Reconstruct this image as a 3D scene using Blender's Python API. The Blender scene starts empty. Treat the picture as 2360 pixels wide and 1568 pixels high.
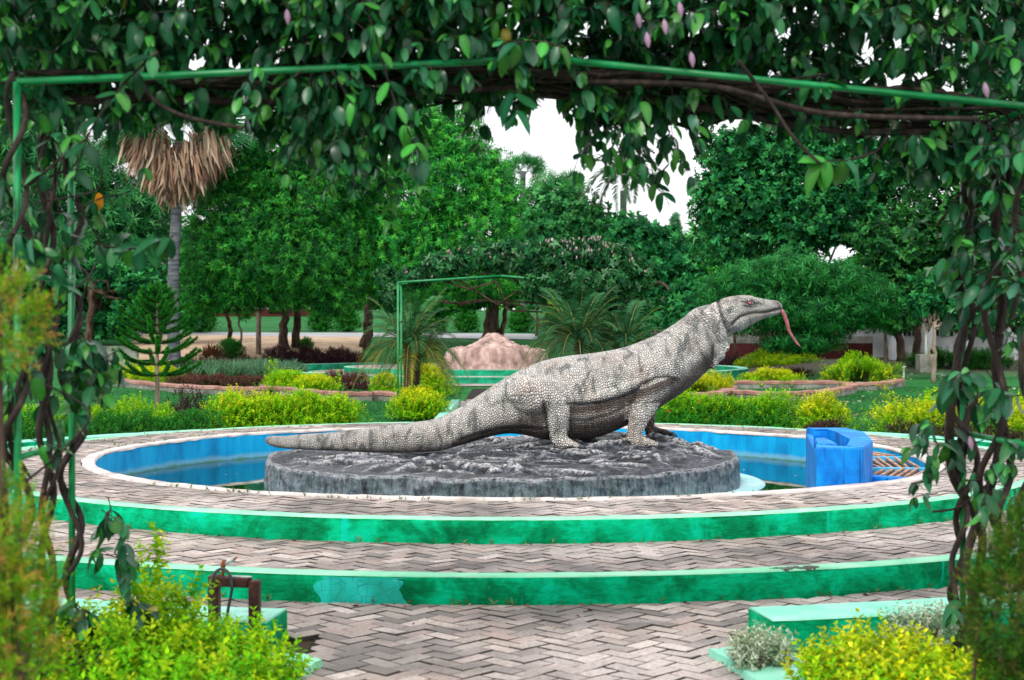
import bpy, math, random
import numpy as np
from mathutils import Vector, Matrix, noise
from math import sin, cos, pi, radians, sqrt, atan2, exp

R = np.random.default_rng(7)
random.seed(7)
SC = bpy.context.scene
COL = SC.collection

# ------------------------------------------------------------ camera, sky, sun, exposure
EYE = 1.41
FPX = 3278.0
cam_data = bpy.data.cameras.new("camera")
cam_data.sensor_width = 36.0
cam_data.lens = FPX * 36.0 / 2360.0
cam_data.clip_start = 0.1
cam_data.clip_end = 1500
cam_data.dof.use_dof = True
cam_data.dof.focus_distance = 12.6
cam_data.dof.aperture_fstop = 4.2
cam = bpy.data.objects.new("camera", cam_data)
COL.objects.link(cam)
cam.location = (0, 0, EYE)
cam.rotation_euler = (radians(90 - 0.297), 0, 0)
SC.camera = cam

SUN_EL, SUN_AZ = radians(42), radians(203)      # azimuth from +Y, clockwise: behind the camera, to the left
world = bpy.data.worlds.new("World")
SC.world = world
world.use_nodes = True
wt = world.node_tree
wt.nodes.clear()
w_out = wt.nodes.new('ShaderNodeOutputWorld')
w_bg = wt.nodes.new('ShaderNodeBackground')
w_sky = wt.nodes.new('ShaderNodeTexSky')
w_sky.sky_type = 'NISHITA'
w_sky.sun_disc = False
w_sky.sun_elevation = SUN_EL
w_sky.sun_rotation = SUN_AZ
w_sky.dust_density = 4.0
w_tc = wt.nodes.new('ShaderNodeTexCoord')
w_no = wt.nodes.new('ShaderNodeTexNoise')
w_no.inputs['Scale'].default_value = 2.2
w_no.inputs['Detail'].default_value = 5
w_rm = wt.nodes.new('ShaderNodeMapRange')
w_rm.inputs['From Min'].default_value = 0.3
w_rm.inputs['From Max'].default_value = 0.7
w_rm.inputs['To Min'].default_value = 0.80
w_rm.inputs['To Max'].default_value = 0.97
w_mx = wt.nodes.new('ShaderNodeMix')
w_mx.data_type = 'RGBA'
w_mx.inputs['B'].default_value = (10.8, 10.9, 11.2, 1)      # the bright overcast cloud layer
wt.links.new(w_tc.outputs['Generated'], w_no.inputs['Vector'])
wt.links.new(w_no.outputs['Fac'], w_rm.inputs['Value'])
wt.links.new(w_rm.outputs['Result'], w_mx.inputs['Factor'])
wt.links.new(w_sky.outputs['Color'], w_mx.inputs['A'])
wt.links.new(w_mx.outputs['Result'], w_bg.inputs['Color'])
w_bg.inputs['Strength'].default_value = 0.1
wt.links.new(w_bg.outputs['Background'], w_out.inputs['Surface'])

sun_data = bpy.data.lights.new("sun", 'SUN')
sun_data.energy = 1.5
sun_data.angle = radians(14)
sun_data.color = (1.0, 0.95, 0.87)
sun = bpy.data.objects.new("sun", sun_data)
COL.objects.link(sun)
sdir = Vector((sin(SUN_AZ) * cos(SUN_EL), cos(SUN_AZ) * cos(SUN_EL), sin(SUN_EL)))
sun.rotation_euler = sdir.to_track_quat('Z', 'Y').to_euler()

SC.view_settings.view_transform = 'Standard'
SC.view_settings.look = 'None'
SC.view_settings.exposure = 0.62
SC.view_settings.gamma = 1.0
SC.view_settings.use_curve_mapping = False
SC.render.engine = 'CYCLES'
SC.cycles.use_denoising = True
SC.cycles.max_bounces = 7
SC.cycles.diffuse_bounces = 3
SC.cycles.glossy_bounces = 3
SC.cycles.transmission_bounces = 4
SC.cycles.transparent_max_bounces = 8
SC.cycles.caustics_reflective = False
SC.cycles.caustics_refractive = False

# ------------------------------------------------------------ picture -> place
def P(u, v, Y):
    """point at distance Y that the photo (2360 px wide) shows at u, v"""
    return ((u - 1180) / FPX * Y, Y, EYE - (v - 767) / FPX * Y)

FC2 = (-0.6, 45.5)                 # centre of the far fountain
def sstep(a, b, x):
    t = np.clip((np.asarray(x, float) - a) / (b - a), 0, 1)
    return t * t * (3 - 2 * t)
def terrain(x, y):
    x = np.asarray(x, float); y = np.asarray(y, float)
    z = 0.05 * np.maximum(0, np.minimum(y, 95) - 36) + 0.012 * np.maximum(0, y - 95)
    d = np.hypot(x - FC2[0], y - FC2[1])
    z = z * sstep(8.6, 12.5, d)
    right = sstep(4, 12, x)
    return z * (1 - 0.45 * right)
def G(u, v):
    """ground point the photo shows at u, v"""
    y = 6.0
    while y < 140:
        x = (u - 1180) / FPX * y
        if EYE - (v - 767) / FPX * y <= terrain(x, y) + 1e-4:
            break
        y += 0.05
    x = (u - 1180) / FPX * y
    return (x, y, float(terrain(x, y)))

# ------------------------------------------------------------ objects
def tag(o, label=None, cat=None, group=None, kind=None):
    if label: o['label'] = label
    if cat: o['category'] = cat
    if group: o['group'] = group
    if kind: o['kind'] = kind
    return o
def thing(name, label, cat, loc=(0, 0, 0), group=None, rz=0):
    o = bpy.data.objects.new(name, None)
    COL.objects.link(o)
    o.empty_display_size = 0.2
    o.location = loc
    o.rotation_euler = (0, 0, rz)
    return tag(o, label, cat, group)
def put(name, me, parent=None, mat=None, local=False):
    o = bpy.data.objects.new(name, me)
    COL.objects.link(o)
    if mat is not None and len(me.materials) == 0:
        for m in (mat if isinstance(mat, (list, tuple)) else [mat]):
            me.materials.append(m)
    if parent is not None:
        o.parent = parent
        if not local:
            # built in world coordinates: undo where an Empty parent stands (mesh parents stand at the origin)
            if parent.type == 'EMPTY':
                o.matrix_parent_inverse = (Matrix.Translation(parent.location) @ parent.rotation_euler.to_matrix().to_4x4()).inverted()
    return o
def dup_tree(o, parent=None):
    c = o.copy()
    COL.objects.link(c)
    if parent is not None: c.parent = parent
    for ch in list(o.children):
        dup_tree(ch, c)
    return c

def mesh_np(name, verts, faces, smooth=False, col=None, midx=None):
    """verts (n,3); faces: (m,k) array or list of tuples"""
    me = bpy.data.meshes.new(name)
    verts = np.asarray(verts, np.float32)
    if isinstance(faces, np.ndarray):
        m, k = faces.shape
        me.vertices.add(len(verts)); me.vertices.foreach_set('co', verts.ravel())
        me.loops.add(m * k); me.loops.foreach_set('vertex_index', faces.astype(np.int32).ravel())
        me.polygons.add(m); me.polygons.foreach_set('loop_start', np.arange(0, m * k, k, dtype=np.int32))
        me.update(calc_edges=True)
    else:
        me.from_pydata(verts.tolist(), [], faces)
        me.update()
    if smooth:
        me.polygons.foreach_set('use_smooth', np.ones(len(me.polygons), bool))
    if midx is not None:
        me.polygons.foreach_set('material_index', np.asarray(midx, np.int32))
    if col is not None:
        a = me.color_attributes.new('Col', 'FLOAT_COLOR', 'POINT')
        c4 = np.ones((len(verts), 4), np.float32); c4[:, :3] = col
        a.data.foreach_set('color', c4.ravel())
    return me

class MB:
    """collects shapes for ONE mesh"""
    def __init__(s):
        s.v = []; s.f = []; s.n = 0; s.mi = []; s.m = 0
    def add(s, verts, faces):
        for f in faces: s.f.append(tuple(int(i) + s.n for i in f)); s.mi.append(s.m)
        s.v.append(np.asarray(verts, float).reshape(-1, 3)); s.n += len(verts)
        return s
    def tube(s, path, rad, k=8, cap=True):
        path = np.asarray(path, float); n = len(path)
        rad = np.broadcast_to(np.asarray(rad, float), (n,))
        t = np.gradient(path, axis=0); t /= np.linalg.norm(t, axis=1)[:, None] + 1e-9
        u = np.cross(t[0], [0.13, 0.31, 0.94]);
        if np.linalg.norm(u) < 0.1: u = np.cross(t[0], [1, 0, 0.2])
        a = np.linspace(0, 2 * pi, k, endpoint=False)
        V = []
        for i in range(n):
            u = u - t[i] * np.dot(u, t[i]); u /= np.linalg.norm(u)
            w = np.cross(t[i], u)
            V.append(path[i] + rad[i] * (np.cos(a)[:, None] * u + np.sin(a)[:, None] * w))
        F = [(i * k + j, i * k + (j + 1) % k, (i + 1) * k + (j + 1) % k, (i + 1) * k + j) for i in range(n - 1) for j in range(k)]
        if cap:
            F += [tuple(range(k))[::-1], tuple((n - 1) * k + j for j in range(k))]
        return s.add(np.concatenate(V), F)
    def box(s, c, size, rz=0, bev=0.0):
        x, y, z = [d / 2 for d in size]; b = min(bev, x * .9, y * .9, z * .9)
        rings = [(-z, b), (-z + b, 0), (z - b, 0), (z, b)] if b > 0 else [(-z, 0), (z, 0)]
        V = []
        for zz, i in rings:
            V += [(-x + i, -y + i, zz), (x - i, -y + i, zz), (x - i, y - i, zz), (-x + i, y - i, zz)]
        V = np.array(V); ca, sa = cos(rz), sin(rz)
        V = np.stack([V[:, 0] * ca - V[:, 1] * sa, V[:, 0] * sa + V[:, 1] * ca, V[:, 2]], 1) + np.array(c)
        F = [(3, 2, 1, 0)]
        nr = len(rings)
        for r in range(nr - 1):
            for j in range(4): F.append((r * 4 + j, r * 4 + (j + 1) % 4, (r + 1) * 4 + (j + 1) % 4, (r + 1) * 4 + j))
        F.append(tuple((nr - 1) * 4 + j for j in range(4)))
        return s.add(V, F)
    def prism(s, poly, z0, z1, bev=0.0):
        p = np.asarray(poly, float); n = len(p); c = p.mean(0)
        def ring(z, sh):
            q = p + (c - p) / (np.linalg.norm(c - p, axis=1)[:, None] + 1e-9) * sh
            return np.column_stack([q, np.full(n, z)])
        lv = [ring(z0, 0), ring(z1 - bev, 0)] + ([ring(z1, bev)] if bev else [])
        if not bev: lv[1] = ring(z1, 0)
        F = [tuple(range(n))[::-1]]
        for r in range(len(lv) - 1):
            for j in range(n): F.append((r * n + j, r * n + (j + 1) % n, (r + 1) * n + (j + 1) % n, (r + 1) * n + j))
        F.append(tuple((len(lv) - 1) * n + j for j in range(n)))
        return s.add(np.concatenate(lv), F)
    def lathe(s, prof, c, a0=0, a1=2 * pi, n=96, jit=0.0, ends=True, seed=0):
        """profile [(r,z)] swept about the vertical through c; a measured from the side facing the camera"""
        full = abs(a1 - a0 - 2 * pi) < 1e-6
        A = np.linspace(a0, a1, n + (0 if full else 1), endpoint=not full)
        rg = np.random.default_rng(seed); k = len(prof)
        V = np.zeros((len(A), k, 3))
        for j, (r, z) in enumerate(prof):
            w = jit * (np.sin(A * 9 + seed) + .6 * np.sin(A * 23 + 1 + j) + .8 * rg.normal(size=len(A)))
            if full: w *= 1
            V[:, j, 0] = c[0] + (r + w) * np.sin(A); V[:, j, 1] = c[1] - (r + w) * np.cos(A); V[:, j, 2] = z + 0.6 * w * (j > 0)
        m = len(A); F = []
        for i in range(m if full else m - 1):
            for j in range(k - 1):
                F.append((i * k + j, ((i + 1) % m) * k + j, ((i + 1) % m) * k + j + 1, i * k + j + 1))
        if not full and ends:
            F += [tuple(range(k)), tuple((m - 1) * k + j for j in range(k))[::-1]]
        return s.add(V.reshape(-1, 3), F)
    def mesh(s, name, smooth=False):
        return mesh_np(name, np.concatenate(s.v), s.f, smooth, midx=s.mi if max(s.mi, default=0) > 0 else None)
    def build(s, name, mat, parent=None, smooth=False, local=False):
        return put(name, s.mesh(name, smooth), parent, mat, local)

# ------------------------------------------------------------ materials
class NT:
    def __init__(s, name):
        s.m = bpy.data.materials.new(name); s.m.use_nodes = True
        s.t = s.m.node_tree; s.t.nodes.clear()
        s.out = s.n('OutputMaterial')
    def n(s, typ, ins=None, **kw):
        nd = s.t.nodes.new('ShaderNode' + typ)
        for k, v in kw.items(): setattr(nd, k, v)
        for k, v in (ins or {}).items():
            if hasattr(v, 'is_output'): s.t.links.new(v, nd.inputs[k])
            else:
                if isinstance(v, (tuple, list)) and len(v) == 3 and nd.inputs[k].type == 'RGBA': v = (*v, 1)
                nd.inputs[k].default_value = v
        return nd
    def pos(s): return s.n('NewGeometry').outputs['Position']
    def mapped(s, vec, scale=(1, 1, 1), rot=(0, 0, 0)):
        return s.n('Mapping', {'Vector': vec, 'Scale': scale, 'Rotation': rot}).outputs['Vector']
    def noise(s, vec, scale, detail=4, rough=.55, dist=0):
        return s.n('TexNoise', {'Vector': vec, 'Scale': scale, 'Detail': detail, 'Roughness': rough, 'Distortion': dist}).outputs['Fac']
    def ramp(s, fac, stops):
        nd = s.n('ValToRGB', {'Fac': fac}); e = nd.color_ramp.elements
        while len(e) < len(stops): e.new(0.5)
        for el, (p, c) in zip(e, stops):
            el.position = p; el.color = (*c, 1) if len(c) == 3 else c
        return nd.outputs['Color']
    def val(s, fac, a, b, c=0., d=1.):
        return s.n('MapRange', {'Value': fac, 'From Min': a, 'From Max': b, 'To Min': c, 'To Max': d}).outputs['Result']
    def math(s, op, a, b=0.0, c=None):
        nd = s.t.nodes.new('ShaderNodeMath'); nd.operation = op
        for i, v in enumerate((a, b, c)):
            if v is None: continue
            if hasattr(v, 'is_output'): s.t.links.new(v, nd.inputs[i])
            else: nd.inputs[i].default_value = v
        return nd.outputs[0]
    def mix(s, f, a, b, blend='MIX'):
        nd = s.t.nodes.new('ShaderNodeMix'); nd.data_type = 'RGBA'; nd.blend_type = blend
        for k, v in (('Factor', f), ('A', a), ('B', b)):
            i = [q for q in nd.inputs if q.name == k and (q.type == 'RGBA' if k != 'Factor' else q.type == 'VALUE')][0]
            if hasattr(v, 'is_output'): s.t.links.new(v, i)
            else: i.default_value = (*v, 1) if isinstance(v, (tuple, list)) and len(v) == 3 else v
        return [q for q in nd.outputs if q.type == 'RGBA'][0]
    def bump(s, h, strength=.4, dist=.02, normal=None):
        d = {'Height': h, 'Strength': strength, 'Distance': dist}
        if normal: d['Normal'] = normal
        return s.n('Bump', d).outputs['Normal']
    def bsdf(s, color, rough=.7, spec=.4, normal=None, metal=0., **kw):
        d = {'Base Color': color, 'Roughness': rough, 'Specular IOR Level': spec, 'Metallic': metal}
        if normal: d['Normal'] = normal
        d.update(kw)
        return s.n('BsdfPrincipled', d).outputs['BSDF']
    def done(s, sh):
        s.t.links.new(sh, s.out.inputs['Surface']); return s.m

def noisy(name, stops, scale=6, detail=5, rough=.75, spec=.3, stretch=(1, 1, 1), bump=.3, bscale=None, bdist=.01, metal=0., nrough=.6, dist=0):
    t = NT(name); p = t.mapped(t.pos(), stretch)
    f = t.noise(p, scale, detail, nrough, dist)
    c = t.ramp(f, stops)
    nb = t.bump(t.noise(p, bscale or scale * 3, 4), bump, bdist)
    return t.done(t.bsdf(c, rough, spec, nb, metal))

def leafmat(name, rough=.45, transl=.3, spec=.5, objrand=False, vary=.25):
    t = NT(name)
    c = t.n('Attribute', attribute_name='Col').outputs['Color']
    rnd = t.n('NewGeometry').outputs['Random Per Island']
    if objrand:
        rnd = t.math('FRACT', t.math('ADD', rnd, t.n('ObjectInfo').outputs['Random']))
    v = t.val(rnd, 0, 1, 1 - vary, 1 + vary)
    hs = t.n('HueSaturation', {'Color': c, 'Value': v, 'Hue': t.val(rnd, 0, 1, .49, .51)}).outputs['Color']
    b = t.bsdf(hs, rough, spec)
    if transl <= 0: return t.done(b)
    tr = t.n('BsdfTranslucent', {'Color': t.mix(.5, hs, (1., 1., .1), 'MULTIPLY')}).outputs['BSDF']
    ms = t.n('MixShader', {0: transl, 1: b, 2: tr}).outputs[0]
    return t.done(ms)

M = {}
M['leaf'] = leafmat('tree foliage', .6, .30, .16)
M['vine_leaf'] = leafmat('glossy vine leaf', .34, .20, .42, objrand=True, vary=.4)
M['shrub'] = leafmat('shrub foliage', .6, .38, .15, objrand=True, vary=.2)
M['dry'] = leafmat('dead fronds', .8, .15, .2)
M['flower'] = leafmat('petals', .5, .3, .3, objrand=True)

def green_paint(name, dark, mid, light, worn, stretch=(1.2, 1.2, 5)):
    t = NT(name); p = t.pos()
    big = t.noise(p, 3.2, 5, .65, .5)
    brush = t.noise(t.mapped(p, (2.6, 2.6, 11)), 3.0, 7, .78, 1.2)
    f = t.math('ADD', t.math('MULTIPLY', big, .68), t.math('MULTIPLY', brush, .34))
    c = t.ramp(f, [(.40, dark), (.49, mid), (.58, light), (.70, worn)])
    chip = t.noise(p, 31, 5, .75)
    c = t.mix(t.val(chip, .70, .74, 0, .9), c, (.34, .36, .32))
    drip = t.noise(t.mapped(p, (7, 7, .5)), 1.6, 3, .5)
    c = t.mix(t.val(drip, .68, .74, 0, .6), c, worn)
    grime = t.noise(p, 14, 6, .7)
    c = t.mix(t.val(grime, .70, .80, 0, .6), c, (.06, .11, .07))
    nb = t.bump(t.math('ADD', brush, grime), .25, .006)
    return t.done(t.bsdf(c, .75, .06, nb))
M['green'] = green_paint('green masonry paint', (.0, .125, .042), (.0, .26, .10), (.0, .47, .22), (.002, .58, .43))
M['green_far'] = green_paint('far green paint', (.01, .16, .08), (.012, .26, .13), (.02, .38, .22), (.04, .5, .36))
M['mint'] = noisy('faded mint paint', [(.35, (.20, .60, .36)), (.55, (.30, .70, .45)), (.72, (.42, .74, .54)), (.8, (.16, .22, .18))], 5, 6, .7, .3, bump=.25)
M['kerb_top'] = noisy('worn aqua kerb top', [(.36, (.16, .55, .40)), (.55, (.27, .66, .50)), (.66, (.36, .70, .58)), (.74, (.09, .17, .14))], 3, 6, .7, .3, bump=.25)
def cyan_patch():
    t = NT('cracked turquoise plaster'); p = t.pos()
    vv = t.n('TexVoronoi', {'Vector': t.n('VectorMath', {0: p, 1: (0, 0, 0)}, operation='ADD').outputs[0], 'Scale': 17., 'Randomness': 1.}, feature='DISTANCE_TO_EDGE').outputs['Distance']
    crack = t.val(vv, .0, .028, .35, 1.)
    c = t.mix(crack, (.0, .17, .17), t.ramp(t.noise(p, 6), [(.35, (.0, .36, .27)), (.5, (.0, .47, .38)), (.65, (.02, .58, .50))]))
    return t.done(t.bsdf(c, .6, .35, t.bump(crack, .5, .006)))
M['cyan'] = cyan_patch()

def brick_mat():
    t = NT('weathered paving brick')
    p = t.pos()
    rnd = t.math('FRACT', t.math('ADD', t.n('NewGeometry').outputs['Random Per Island'], t.n('ObjectInfo').outputs['Random']))
    c = t.ramp(rnd, [(0, (.155, .138, .125)), (.22, (.29, .25, .23)), (.45, (.40, .305, .265)), (.7, (.37, .32, .28)), (.88, (.49, .41, .365)), (1, (.64, .55, .50))])
    big = t.noise(p, 1.1, 5, .6)
    c = t.mix(t.val(big, .49, .62, 0, .72), c, (.13, .12, .115))
    big2 = t.noise(t.mapped(p, (1, 1, 1), (0, 0, 1)), .9, 3, .6)
    c = t.mix(t.val(big2, .48, .66, 0, .6), c, (.66, .58, .55))
    fine = t.noise(p, 42, 5, .7)
    c = t.mix(t.val(fine, .42, .68, 0, .6), c, (.13, .115, .11))
    spots = t.noise(p, 160, 2, .6)
    c = t.mix(t.val(spots, .64, .70, 0, .55), c, (.60, .53, .50))
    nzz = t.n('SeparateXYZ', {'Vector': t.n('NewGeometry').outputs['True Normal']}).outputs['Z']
    c = t.mix(t.val(nzz, .55, .90), (.05, .043, .038), c)            # sides and bevels of each brick go darker than its top
    return t.done(t.bsdf(c, .85, .22, t.bump(fine, .35, .004)))
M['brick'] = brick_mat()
M['joint'] = noisy('dark joint sand', [(.35, (.016, .015, .014)), (.6, (.035, .032, .028)), (.72, (.03, .045, .015))], 9, 5, .95, .1)
M['soil'] = noisy('dark bed soil', [(.35, (.03, .022, .015)), (.6, (.07, .05, .032)), (.75, (.03, .06, .014))], 7, 6, .95, .1, bump=.8, bdist=.03)
def lawn_mat():
    t = NT('mown lawn'); p = t.pos()
    f = t.noise(p, .7, 5, .6); g = t.noise(p, 26, 4, .7)
    c = t.ramp(t.math('ADD', t.math('MULTIPLY', f, .6), t.math('MULTIPLY', g, .4)), [(.36, (.006, .075, .018)), (.5, (.012, .135, .026)), (.64, (.035, .20, .045))])
    # bare earth and litter under the far trees
    sep = t.n('SeparateXYZ', {'Vector': p})
    far = t.math('MULTIPLY', t.val(sep.outputs['Y'], 41, 46), t.val(sep.outputs['X'], 1, 7))
    e = t.math('MULTIPLY', far, t.val(f, .3, .46))
    c = t.mix(e, c, (.095, .075, .06))
    return t.done(t.bsdf(c, .9, .15, t.bump(g, .7, .03)))
M['lawn'] = lawn_mat()
M['sand'] = noisy('bare sandy ground', [(.35, (.34, .24, .155)), (.55, (.50, .36, .245)), (.7, (.56, .42, .30))], 1.6, 6, .95, .1, bump=.4, bdist=.03)
M['road'] = noisy('grey park road', [(.35, (.26, .27, .28)), (.65, (.38, .39, .40))], .8, 5, .9, .2)
M['dirt_patch'] = M['soil']

def pool_mat():
    t = NT('blue pool paint'); p = t.pos()
    f = t.noise(p, 2.6, 5, .6); s = t.noise(t.mapped(p, (5, 5, .8)), 2.2, 4, .6)
    c = t.ramp(t.math('ADD', t.math('MULTIPLY', f, .6), t.math('MULTIPLY', s, .4)), [(.36, (.0, .22, .52)), (.5, (.0, .36, .76)), (.66, (.008, .48, .88))])
    z = t.n('SeparateXYZ', {'Vector': p}).outputs['Z']
    zz = t.math('ADD', z, t.math('MULTIPLY', t.noise(p, 5, 5, .7), .07))
    c = t.mix(t.val(zz, .135, .10, 0, .55), c, (.26, .52, .62))          # lime scale above the water
    c = t.mix(t.val(zz, .085, .07, 0, .8), c, (.10, .26, .16))           # algae line at the water
    return t.done(t.bsdf(c, .6, .2, t.bump(s, .12, .005)))
M['pool'] = pool_mat()
def box_mat():
    t = NT('bright blue box paint'); p = t.pos()
    f = t.noise(t.mapped(p, (1.6, 1.6, .9)), 3.5, 6, .65)
    c = t.ramp(f, [(.34, (.0, .12, .46)), (.5, (.0, .22, .70)), (.68, (.006, .36, .86))])
    d = t.noise(t.mapped(p, (16, 16, .5)), 1.5, 3, .5)
    c = t.mix(t.val(d, .62, .68, 0, .7), c, (.002, .045, .22))              # old drips of darker paint
    g = t.noise(p, 22, 6, .75)
    c = t.mix(t.val(g, .66, .74, 0, .7), c, (.22, .36, .46))                 # chalky scuffs
    z = t.n('SeparateXYZ', {'Vector': p}).outputs['Z']
    c = t.mix(t.val(t.math('ADD', z, t.math('MULTIPLY', g, .09)), .14, .10, 0, .7), c, (.13, .26, .24))
    return t.done(t.bsdf(c, .6, .2, t.bump(g, .2, .006)))
M['box_blue'] = box_mat()
M['beam_blue'] = noisy('pale blue beam paint', [(.35, (.03, .34, .62)), (.65, (.10, .46, .70))], 5, 5, .6, .3)
M['lime'] = noisy('limewashed rim', [(.33, (.36, .31, .285)), (.48, (.58, .52, .49)), (.7, (.70, .655, .63))], 4, 6, .8, .25, bump=.3)
M['floor_green'] = noisy('algae pool floor', [(.35, (.015, .10, .07)), (.55, (.025, .16, .12)), (.7, (.04, .20, .14))], 1.2, 5, .8, .2)
M['ledge'] = noisy('pale aqua ledge', [(.35, (.18, .50, .50)), (.55, (.36, .62, .64)), (.7, (.55, .72, .74))], 2.2, 5, .7, .3)
def water_mat():
    t = NT('still pond water')
    p = t.pos()
    nb = t.bump(t.noise(t.mapped(p, (1, 1, 1)), 5, 3, .5), .05, .01)
    fr = t.n('Fresnel', {'IOR': 1.65, 'Normal': nb}).outputs[0]
    gl = t.n('BsdfGlossy', {'Color': (.92, .97, .97, 1), 'Roughness': .02, 'Normal': nb}).outputs[0]
    tr = t.n('BsdfTransparent', {'Color': (.42, .78, .66, 1)}).outputs[0]
    return t.done(t.n('MixShader', {0: fr, 1: tr, 2: gl}).outputs[0])
M['water'] = water_mat()

def rock_mat():
    t = NT('painted cement rock'); p = t.pos()
    f = t.noise(t.mapped(p, (1, 1, 1)), 3.2, 8, .68, .5); g = t.noise(t.mapped(p, (1.4, 1.4, .8)), 17, 8, .72, .4)
    c = t.ramp(t.math('ADD', t.math('MULTIPLY', f, .5), t.math('MULTIPLY', g, .5)),
               [(.42, (.004, .005, .008)), (.495, (.018, .025, .035)), (.545, (.070, .083, .105)), (.585, (.20, .195, .215)), (.65, (.46, .40, .40))])
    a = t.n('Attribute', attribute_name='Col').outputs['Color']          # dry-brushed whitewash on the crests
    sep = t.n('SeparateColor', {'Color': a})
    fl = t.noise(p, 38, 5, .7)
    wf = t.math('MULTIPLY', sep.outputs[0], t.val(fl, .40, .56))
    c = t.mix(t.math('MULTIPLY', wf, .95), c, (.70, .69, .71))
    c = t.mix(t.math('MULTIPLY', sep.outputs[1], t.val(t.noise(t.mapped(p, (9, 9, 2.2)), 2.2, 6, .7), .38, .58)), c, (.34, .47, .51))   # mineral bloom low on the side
    nb = t.bump(t.math('ADD', t.math('MULTIPLY', f, .6), g), .8, .07)
    return t.done(t.bsdf(c, t.val(f, .42, .58, .22, .62), .5, nb))
M['rock'] = rock_mat()

def scale_mat():
    t = NT('painted reptile scales'); p = t.pos()
    uv = t.n('Attribute', attribute_name='scale_uv').outputs['Vector']
    msk = t.n('SeparateColor', {'Color': t.n('Attribute', attribute_name='Col').outputs['Color']})
    wob = t.n('TexNoise', {'Vector': p, 'Scale': 6., 'Detail': 3.}).outputs['Color']
    uv = t.n('VectorMath', {0: uv, 1: t.n('VectorMath', {0: wob, 3: 3.2}, operation='SCALE').outputs[0]}, operation='ADD').outputs[0]
    cell = t.n('TexVoronoi', {'Vector': uv, 'Scale': 1., 'Randomness': .75}, feature='F1', voronoi_dimensions='2D').outputs['Color']
    v1 = t.n('TexVoronoi', {'Vector': uv, 'Scale': 1., 'Randomness': .75}, feature='DISTANCE_TO_EDGE', voronoi_dimensions='2D').outputs['Distance']
    d1 = t.val(v1, .02, .12)
    big = t.noise(t.mapped(p, (1, 1, 1.2), (0, .5, 0)), 4.2, 6, .65, .6)
    streak = t.noise(t.mapped(p, (5, 2, 2), (0, .7, 0)), 2.4, 5, .65, .8)
    fine = t.noise(p, 60, 3, .6)
    pale = t.ramp(fine, [(.3, (.72, .66, .60)), (.5, (.88, .83, .77)), (.72, (.94, .91, .86))])
    pale = t.mix(t.val(t.n('SeparateColor', {'Color': cell}).outputs[0], .45, 1., 0, .36), pale, (.36, .33, .30))   # every scale was brushed by hand
    pinkish = t.mix(t.val(t.noise(p, 3.1, 4, .6), .50, .68, 0, .55), pale, (.56, .41, .32))
    c = t.mix(t.val(streak, .50, .64, 0, .78), pinkish, (.13, .15, .15))
    c = t.mix(t.val(big, .57, .68, 0, .72), c, (.06, .062, .06))
    c = t.mix(msk.outputs[0], c, (.075, .045, .032))                  # dark brown over belly, lower thigh and far legs
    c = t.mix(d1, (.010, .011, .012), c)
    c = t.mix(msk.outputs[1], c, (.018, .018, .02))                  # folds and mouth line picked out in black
    nb = t.bump(t.math('ADD', t.math('MULTIPLY', t.val(v1, 0, .4), 1.0), t.math('MULTIPLY', fine, .12)), .9, .018)
    return t.done(t.bsdf(c, .55, .4, nb))
M['scales'] = scale_mat()
M['tongue'] = noisy('pink tongue paint', [(.35, (.26, .06, .07)), (.65, (.44, .15, .16))], 9, 4, .45, .4)
M['eye'] = noisy('dull red eye', [(.3, (.20, .03, .03)), (.7, (.42, .12, .12))], 40, 3, .25, .6)
M['claw'] = noisy('dark claws', [(.35, (.02, .024, .03)), (.65, (.07, .085, .10))], 20, 4, .4, .5)

M['slat'] = noisy('weathered reddish slat', [(.35, (.25, .13, .09)), (.55, (.42, .26, .19)), (.7, (.52, .37, .30))], 9, 6, .8, .2, stretch=(1, 1, 3))
M['pipe'] = noisy('green gloss pipe', [(.3, (.003, .16, .045)), (.6, (.006, .25, .07)), (.75, (.012, .34, .11))], 9, 4, .35, .5, bump=.1)
M['stem'] = noisy('brown vine stem', [(.35, (.012, .008, .007)), (.55, (.032, .021, .018)), (.72, (.085, .062, .052))], 26, 5, .75, .25, stretch=(1, 1, .3), bump=.7)
M['bark'] = noisy('brown bark', [(.35, (.035, .022, .017)), (.55, (.10, .065, .05)), (.7, (.17, .12, .095))], 5, 6, .9, .15, stretch=(2, 2, .5), bump=.8, bdist=.04)
M['bark_pale'] = noisy('pale bark', [(.35, (.17, .12, .09)), (.55, (.30, .235, .18)), (.7, (.40, .34, .28))], 4, 6, .9, .15, stretch=(2, 2, .6), bump=.6, bdist=.03)
M['bark_grey'] = noisy('ringed grey palm trunk', [(.36, (.05, .055, .07)), (.5, (.11, .115, .135)), (.66, (.19, .19, .21))], 1.6, 6, .9, .15, stretch=(1, 1, 7), bump=.8, bdist=.05)
M['redbrick'] = noisy('faded red coping', [(.35, (.22, .10, .08)), (.55, (.36, .19, .155)), (.7, (.42, .27, .22))], 3, 6, .85, .2)
M['concrete'] = noisy('mossy concrete', [(.35, (.09, .10, .08)), (.5, (.20, .21, .18)), (.68, (.34, .33, .30))], 2.6, 6, .9, .2, bump=.4)
M['pinkrock'] = noisy('pink cement rock', [(.34, (.14, .095, .085)), (.46, (.33, .22, .19)), (.58, (.52, .37, .33)), (.7, (.60, .48, .44))], 1.7, 7, .9, .15, stretch=(1.4, 1.4, .7), bump=.8, bdist=.06)
M['rust'] = noisy('rusty brown steel', [(.35, (.035, .012, .011)), (.55, (.065, .022, .018)), (.7, (.17, .055, .03))], 14, 6, .7, .35, metal=.25)
M['orange_rust'] = noisy('orange rust', [(.35, (.25, .06, .015)), (.65, (.45, .14, .04))], 30, 4, .85, .2)
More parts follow.
